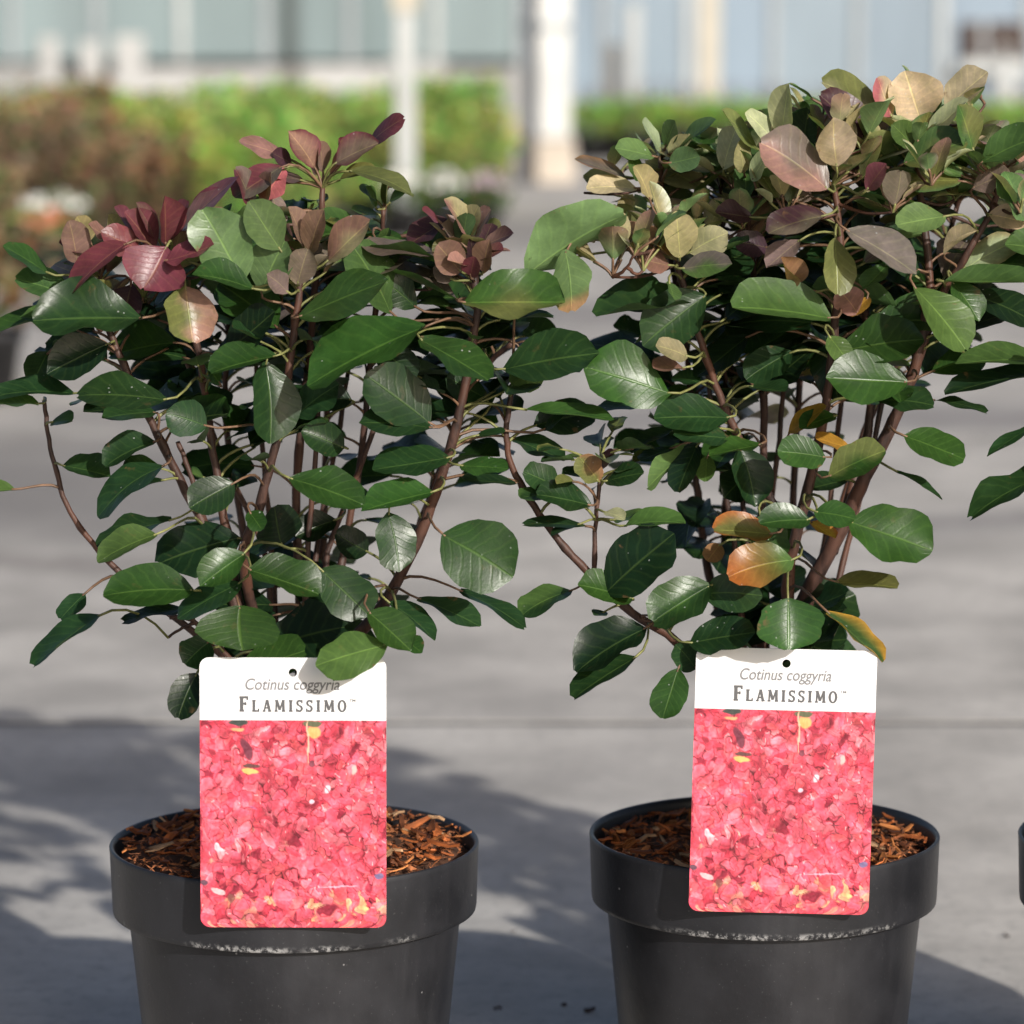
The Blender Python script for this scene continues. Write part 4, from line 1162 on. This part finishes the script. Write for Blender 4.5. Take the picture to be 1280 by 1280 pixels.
for (bx, by, tx, ty, w_, c_, dy_, kw_) in [(1318, 452, 1198, 444, 24, 'K', -.05, {}), (1325, 468, 1184, 474, 22, 'D', -.04, dict(curl=.2)), (1320, 520, 1230, 560, 10, 'G', -.05, {}), (1330, 585, 1205, 632, 26, 'G', -.06, dict(curl=.15)),
                                          (1310, 400, 1240, 385, 30, 'D', -.03, {}), (1330, 320, 1262, 300, 32, 'K', -.04, {}), (1320, 250, 1272, 190, 30, 'R', -.03, {})]:
    B.px(bx, by, tx, ty, w_, c_, dy_, **dict(kw_))
for i_ in range(6):
    B.fill(i_, 26, .40, .86, G_, front=-.2)
    B.fill(i_, 9, .82, .99, ['K', 'L', 'V', 'S'], front=-.2, up=(.1, .9))
    B.fill(i_, 12, .2, .5, G_, front=-.2, up=(-.3, .2))
    B.rosette(i_, 6, ['S', 'K', 'R', 'V'])
B.heart(46)
B.finish()

# ------------------------------------------------------------------ plant labels
def srgb(c): return np.where(c <= .04045, c / 12.92, ((c + .055) / 1.055) ** 2.4)
def smooth_noise(rs, h, w, cell):
    g = rs.rand(int(h / cell) + 3, int(w / cell) + 3)
    y, x = np.mgrid[0:h, 0:w] / cell
    y0, x0 = y.astype(int), x.astype(int)
    fy, fx = y - y0, x - x0
    fy, fx = fy * fy * (3 - 2 * fy), fx * fx * (3 - 2 * fx)
    return (g[y0, x0] * (1 - fy) + g[y0 + 1, x0] * fy) * (1 - fx) + (g[y0, x0 + 1] * (1 - fy) + g[y0 + 1, x0 + 1] * fy) * fx - .5
def paint_picture(seed, w=230, h=252):
    """the photo printed on the label: a mass of coral-pink foliage"""
    rs = np.random.RandomState(seed)
    Y0, X0 = np.mgrid[0:h, 0:w].astype(float)
    wx = smooth_noise(rs, h, w, 12) * 7 + smooth_noise(rs, h, w, 5) * 3
    wy = smooth_noise(rs, h, w, 12) * 7 + smooth_noise(rs, h, w, 5) * 3
    XX, YY = X0 + wx, Y0 + wy
    img = np.zeros((h, w, 3)) + np.array([186, 56, 74])
    pal = np.array([[236, 90, 108], [230, 82, 100], [240, 104, 122], [224, 74, 94], [244, 120, 134], [234, 92, 114], [238, 96, 104]], float)
    N = 1500
    for i in range(N):
        cx, cy = rs.rand() * w, rs.rand() * h
        t = cy / h
        a, b = rs.uniform(5, 11), rs.uniform(2.8, 6.2)
        if t > .45 and rs.rand() < .3: a, b = a * 1.4, b * 1.5
        R_ = int(a * 1.4) + 12
        x0, x1, y0, y1 = max(0, int(cx - R_)), min(w, int(cx + R_)), max(0, int(cy - R_)), min(h, int(cy + R_))
        if x1 - x0 < 2 or y1 - y0 < 2: continue
        xx, yy = XX[y0:y1, x0:x1], YY[y0:y1, x0:x1]
        th = rs.rand() * 6.2832
        dx, dy = xx - cx, yy - cy
        u = (dx * np.cos(th) + dy * np.sin(th)) / a
        v = (-dx * np.sin(th) + dy * np.cos(th)) / b
        v = v * (1 + .4 * u)
        r = u * u + v * v
        c = pal[rs.randint(len(pal))] * (.90 + .12 * i / N) * rs.uniform(.94, 1.04)
        k = rs.rand()
        if t > .86 and k < .22: c = np.array([240, rs.uniform(146, 180), rs.uniform(116, 140)])
        elif t > .45 and k < .015: c = np.array([246, 172, 150.])
        elif k > .945: c = np.array([140, 40, 58.])
        elif k > .915: c = np.array([250, 150, 158.])
        m = (np.clip((1 - r) * 4, 0, 1) * rs.uniform(.6, 1))[..., None]
        sh = (1 - .10 * np.clip(v, -1, 1) * np.sign(rs.rand() - .5) - .10 * np.exp(-(v / .12) ** 2) + .05 * np.sin(u * 9 + np.abs(v) * 4))[..., None]
        edge = np.exp(-((r - 1.12) / .14) ** 2)[..., None]
        sub = img[y0:y1, x0:x1]
        sub = sub * (1 - edge * (rs.uniform(.3, .55) if rs.rand() < .22 else rs.uniform(.02, .25)))
        img[y0:y1, x0:x1] = sub * (1 - m) + np.clip(c * sh, 0, 255) * m
    img = img * (1 + .42 * smooth_noise(rs, h, w, 17) + .22 * smooth_noise(rs, h, w, 6))[..., None]
    for i in range(230):                                    # twigs and bright flecks
        x, y, th = rs.rand() * w, rs.rand() * h, rs.rand() * 6.28
        dark = rs.rand() < .6
        for q in range(rs.randint(4, 18) if dark else rs.randint(2, 6)):
            x += math.cos(th) * .9; y += math.sin(th) * .9; th += rs.uniform(-.15, .15)
            xi, yi = int(x), int(y)
            if 0 <= xi < w - 1 and 0 <= yi < h - 1:
                img[yi:yi + 2, xi] = img[yi:yi + 2, xi] * .45 + np.array([140, 46, 60] if dark else [252, 190, 192]) * .55
    xx, yy = X0 + wx * .5, Y0 + wy * .5
    def spot(cx, cy, a, b, th, c, k=1.0):
        nonlocal img
        dx, dy = xx - cx * w, yy - cy * h
        u = (dx * math.cos(th) + dy * math.sin(th)) / (a * w); v = (-dx * math.sin(th) + dy * math.cos(th)) / (b * h)
        m = (np.clip((1.2 - u * u - v * v) * 2.2, 0, 1) * k)[..., None]
        img = img * (1 - m) + np.array(c, float) * m
    spot(.21, .010, .05, .018, 0, (64, 68, 64)); spot(.20, .045, .04, .008, 0, (225, 180, 120), .8); spot(.25, .14, .024, .055, -.4, (104, 52, 66), .9); spot(.27, .245, .05, .013, .1, (196, 186, 108), .9); spot(.28, .220, .05, .011, 0, (86, 66, 62), .9)
    spot(.60, .014, .05, .016, 0, (96, 98, 76)); spot(.61, .06, .035, .034, .3, (236, 176, 106), .9); spot(.577, .10, .005, .11, 0, (238, 190, 160), .8); spot(.60, .205, .018, .02, 0, (120, 66, 78), .9); spot(.06, .15, .025, .016, .5, (150, 50, 64), .9)
    spot(.68, .33, .016, .022, .6, (248, 206, 216), .9); spot(.60, .39, .016, .012, .5, (246, 200, 214), .9); spot(.82, .24, .014, .022, 0, (252, 190, 180), .8); spot(.28, .42, .026, .007, .6, (170, 110, 150), .6); spot(.955, .745, .026, .016, -.2, (112, 110, 148), .9); spot(.02, .78, .025, .014, .3, (84, 66, 80), .9)
    spot(.10, .82, .04, .014, .3, (250, 206, 206), .8); spot(.17, .86, .02, .02, .5, (120, 78, 70), .8); spot(.79, .56, .035, .005, .1, (120, 56, 68), .9); spot(.74, .80, .10, .004, -.05, (236, 180, 200), .7)
    for (x0, y0, x1, y1) in ((.12, .42, .17, .55), (.20, .58, .28, .72), (.34, .25, .45, .36), (.64, .36, .70, .41), (.62, .26, .72, .38), (.86, .62, .93, .50), (.45, .40, .47, .56), (.70, .52, .80, .55)):
        for q in np.linspace(0, 1, 30):
            spot(x0 + (x1 - x0) * q, y0 + (y1 - y0) * q, .004, .004, 0, (158, 50, 66), .5)
    img = img + (smooth_noise(rs, h, w, 2.2) * 18)[..., None]
    return srgb(np.clip(img, 0, 255) / 255.0)

def curve_to_mesh(cu, name, mat, smooth=False):
    ob = bpy.data.objects.new(name, cu)
    C.objects.link(ob)
    bpy.context.view_layer.update()
    me = bpy.data.meshes.new_from_object(ob.evaluated_get(bpy.context.evaluated_depsgraph_get()))
    bpy.data.objects.remove(ob)
    me.materials.clear(); me.materials.append(mat)
    return me

def card_mesh(W, H, rad, hole, hr, th):
    cu = bpy.data.curves.new('card', 'CURVE'); cu.dimensions = '2D'; cu.fill_mode = 'BOTH'; cu.extrude = th / 2
    def poly(pts):
        sp = cu.splines.new('POLY'); sp.points.add(len(pts) - 1); sp.use_cyclic_u = True
        for p, q in zip(sp.points, pts): p.co = (q[0], q[1], 0, 1)
    o = []
    for (cx, cy, a0) in ((W / 2 - rad, H - rad, 0), (-W / 2 + rad, H - rad, 90), (-W / 2 + rad, rad, 180), (W / 2 - rad, rad, 270)):
        for k in range(9):
            a = R(a0 + 90 * k / 8); o.append((cx + rad * math.cos(a), cy + rad * math.sin(a)))
    poly(o)
    poly([(hole[0] + hr * math.cos(R(15 * k)), hole[1] + hr * math.sin(R(15 * k))) for k in range(24)])
    return curve_to_mesh(cu, 'card', M_CARD)

def slab_word(text, cap, small, x0, width, y0):
    """upright slab-serif capitals; first letter full height, the rest small capitals"""
    V, F = [], []
    st, sf = .24, .13
    def quad(a, b, c, d):
        n = len(V); V.extend([a, b, c, d]); F.append((n, n + 1, n + 2, n + 3))
    def bar(x0_, y0_, x1_, y1_, w):
        dx, dy = x1_ - x0_, y1_ - y0_; L = math.hypot(dx, dy); nx, ny = -dy / L * w / 2, dx / L * w / 2
        quad((x0_ + nx, y0_ + ny), (x0_ - nx, y0_ - ny), (x1_ - nx, y1_ - ny), (x1_ + nx, y1_ + ny))
    def arc(cx, cy, rx, ry, a0, a1, wv, wh):
        pts = []
        for k in range(15):
            a = R(a0 + (a1 - a0) * k / 14)
            pts.append((cx + rx * math.cos(a), cy + ry * math.sin(a), cx + (rx - wv) * math.cos(a), cy + (ry - wh) * math.sin(a)))
        for p, q in zip(pts, pts[1:]): quad((p[0], p[1]), (p[2], p[3]), (q[2], q[3]), (q[0], q[1]))
    adv = dict(F=.68, L=.68, A=.80, M=.98, I=.42, S=.62, O=.82)
    def glyph(ch):
        if ch == 'F':
            bar(.17, 0, .17, 1, st); bar(.02, sf / 2, .34, sf / 2, sf); bar(.02, 1 - sf / 2, .60, 1 - sf / 2, sf * 1.1); bar(.57, 1, .57, .76, sf); bar(.17, .52, .46, .52, sf); bar(.44, .62, .44, .42, sf)
        elif ch == 'L':
            bar(.17, 0, .17, 1, st); bar(.02, 1 - sf / 2, .34, 1 - sf / 2, sf); bar(.02, sf / 2, .62, sf / 2, sf * 1.1); bar(.59, 0, .59, .27, sf)
        elif ch == 'A':
            bar(.13, 0, .38, 1, sf * 1.15); bar(.65, 0, .40, 1, st); bar(.22, .33, .58, .33, sf); bar(0, sf / 2, .26, sf / 2, sf); bar(.50, sf / 2, .80, sf / 2, sf); bar(.28, 1 - sf / 2, .46, 1 - sf / 2, sf)
        elif ch == 'M':
            bar(.14, 0, .18, 1, sf * 1.15); bar(.82, 0, .78, 1, st); bar(.18, 1, .48, .16, st); bar(.78, 1, .48, .16, sf * 1.15); bar(0, sf / 2, .28, sf / 2, sf); bar(.66, sf / 2, .98, sf / 2, sf); bar(.04, 1 - sf / 2, .22, 1 - sf / 2, sf); bar(.74, 1 - sf / 2, .92, 1 - sf / 2, sf)
        elif ch == 'I':
            bar(.21, 0, .21, 1, st); bar(.04, sf / 2, .38, sf / 2, sf); bar(.04, 1 - sf / 2, .38, 1 - sf / 2, sf)
        elif ch == 'S':
            arc(.30, .745, .29, .275, 35, 270, .19, .16); arc(.30, .275, .31, .295, 90, -145, .20, .16); bar(.52, 1.0, .52, .72, sf); bar(.06, 0, .06, .29, sf)
        elif ch == 'O':
            arc(.40, .5, .41, .53, 0, 360, .23, .14)
    total = 0; sizes = []
    for i, ch in enumerate(text):
        s_ = cap if i == 0 else small
        sizes.append(s_); total += adv[ch] * s_ * .92
    gap = (width - total) / (len(text) - 1)
    x = x0
    for ch, s_ in zip(text, sizes):
        n = len(V); glyph(ch)
        for k in range(n, len(V)): V[k] = (x + V[k][0] * s_ * .92, y0 + V[k][1] * s_)
        x += adv[ch] * s_ * .92 + gap
    return V, F

PICTURE = paint_picture(5)
def make_label(bush, cx, ytop, ybot, wpx, rotdeg, label, seed, leany):
    Yl = bush.Y - 0.1145 * (1.015 if bush is b1 else .975) - 0.0045
    pb = at(cx, ybot, Yl)
    ptp = at(cx, ytop, Yl + leany)
    H = (ptp - pb).length
    mpp = (Yl * math.cos(PITCH) + (CAM_H - pb.z - H / 2) * math.sin(PITCH)) / FPX
    W = wpx * mpp
    root = thing('plant_label', pb, label, 'plant label', 'plant labels on the pots')
    lean = math.atan2(leany, ptp.z - pb.z)
    root.rotation_euler = Matrix.Rotation(-lean, 3, 'X').to_euler()
    root.rotation_euler.rotate(Matrix.Rotation(0, 3, 'Y'))
    root.rotation_euler = (Matrix.Rotation(-lean, 3, 'X') @ Matrix.Rotation(R(rotdeg), 3, 'Y')).to_euler()
    TH = .0009
    rad = 8.5 * mpp * 1.4
    cm = card_mesh(W, H, rad, (.5 * 0 + (0 if bush is b1 else 0), H * .945), 5.3 * mpp, TH)
    rx = Matrix.Rotation(R(90), 4, 'X')
    cm.transform(rx)                                        # local: x across, z up, front at -y
    card = new_obj('card', cm, root)
    front = -TH / 2
    ysplit = H * 0.769
    img = PICTURE
    h, w, _ = img.shape
    V, F, cols = [], [], []
    for j in range(h):
        z = ysplit * (1 - j / (h - 1))
        hw = W / 2
        if z < rad: hw = W / 2 - rad + math.sqrt(max(0, rad * rad - (rad - z) ** 2))
        for i in range(w):
            V.append(((-1 + 2 * i / (w - 1)) * hw, front - .0002, z)); cols.append((*img[j, i], 1))
    for j in range(h - 1):
        for i in range(w - 1):
            p = j * w + i; F.append((p, p + w, p + w + 1, p + 1))
    me = mesh_from('printed_picture', V, F, M_PRINT, smooth=False)
    ca = me.color_attributes.new('print_col', 'FLOAT_COLOR', 'POINT')
    ca.data.foreach_set('color', np.array(cols, dtype=np.float32).ravel())
    pic = new_obj('printed_picture', me, card)
    pic['label'] = 'printed photo of bright pink-red foliage'
    # name in small capitals
    V, F = slab_word('FLAMISSIMO', 19.5 * mpp, 15.0 * mpp, -W * .288, W * .576, H * .8005)
    wd = new_obj('lettering', mesh_from('lettering', [(x_, front - .0002, y_) for x_, y_ in V], F, M_INK, smooth=False), card)
    # two-sided strokes overlap only at joints; nudge each stroke by a hair so no faces are coplanar
    for k, pol in enumerate(wd.data.polygons):
        for vi in pol.vertices: wd.data.vertices[vi].co.y -= 0.000004 * (k % 9)
    def txt(body, size, xc, zc, width, mat, shear):
        cu = bpy.data.curves.new('lettering', 'FONT'); cu.body = body; cu.size = size; cu.shear = shear; cu.offset = size * .010
        m_ = curve_to_mesh(cu, 'lettering', mat)
        co = np.empty(len(m_.vertices) * 3); m_.vertices.foreach_get('co', co); co = co.reshape(-1, 3)
        wd_ = co[:, 0].max() - co[:, 0].min()
        co[:, 0] = (co[:, 0] - co[:, 0].min()) / wd_ * width + xc - width / 2
        out = np.stack([co[:, 0], np.full(len(co), front - .0002), co[:, 1] + zc], 1)
        m_.vertices.foreach_set('co', out.ravel()); m_.update()
        return new_obj('lettering', m_, card)
    txt('Cotinus coggyria', 20.5 * mpp, -W * .002, H * .882, W * .505, M_INKL, .22)
    txt('TM', 5 * mpp, W * .318, H * .838, W * .035, M_INKL, 0)
    # tongue behind the card, hooked over the pot rim
    V, F = [], []
    rimz = .1945 - pb.z
    d_out, d_in = .0012, .0095
    th = .0007; hw = .011
    path = [(d_out, rimz - .012), (d_out, rimz + .0006), ((d_out + d_in) / 2, rimz + .0022), (d_in, rimz + .0006), (d_in + .001, rimz - .012)]
    for (y_, z_) in path: V += [(-hw, y_, z_), (hw, y_, z_), (hw, y_ + th, z_ + th * .5), (-hw, y_ + th, z_ + th * .5)]
    for j in range(len(path) - 1):
        for k in range(4):
            l = (k + 1) % 4; F.append((j * 4 + k, j * 4 + l, j * 4 + 4 + l, j * 4 + 4 + k))
    F += [(3, 2, 1, 0), tuple(len(V) - 4 + k for k in range(4))]
    new_obj('clip', mesh_from('clip', V, F, M_CARD, smooth=False), root)
    return root

make_label(b1, 367, 822, 1159, 233, 0.2, 'white-topped plant label with pink-red foliage picture on the left pot', 5, .006)
make_label(b2, 973, 811, 1141, 226, 1.4, 'white-topped plant label with pink-red foliage picture on the right pot', 5, .006)

make_label(b3, 1500, 816, 1150, 229, -0.5, 'white-topped plant label on the pot beyond the right edge', 5, .006)

# ------------------------------------------------------------------ crumbs on the concrete
for i, (px, py, s_, lab) in enumerate([(737, 1266, 1.0, 'largest dark bark crumb on the concrete between the two pots'), (705, 1258, .6, 'small dark bark crumb left of the largest one between the pots'),
                                      (622, 1262, .55, 'small bark crumb on the concrete just right of the left pot'), (642, 1166, .4, 'tiny bark crumb on shaded concrete behind the gap between pots'),
                                      (1258, 1172, .55, 'tiny bark crumb on sunlit concrete at the right edge')]):
    g = ground_at(px, py)
    o = new_obj('bark_crumb', CHIPM[(i * 2 + 1) % 9])
    o.location = (g.x, g.y, .0018)
    o.scale = (s_ * .8, s_ * 1.6, s_ * 1.6)
    o.rotation_euler = (0, 0, i * 1.3)
    o.color = (.05, .025, .018, 1)
    tag(o, lab, 'bark crumb', 'bark crumbs on the concrete')
print('leaves', b1.n, b2.n, b3.n)
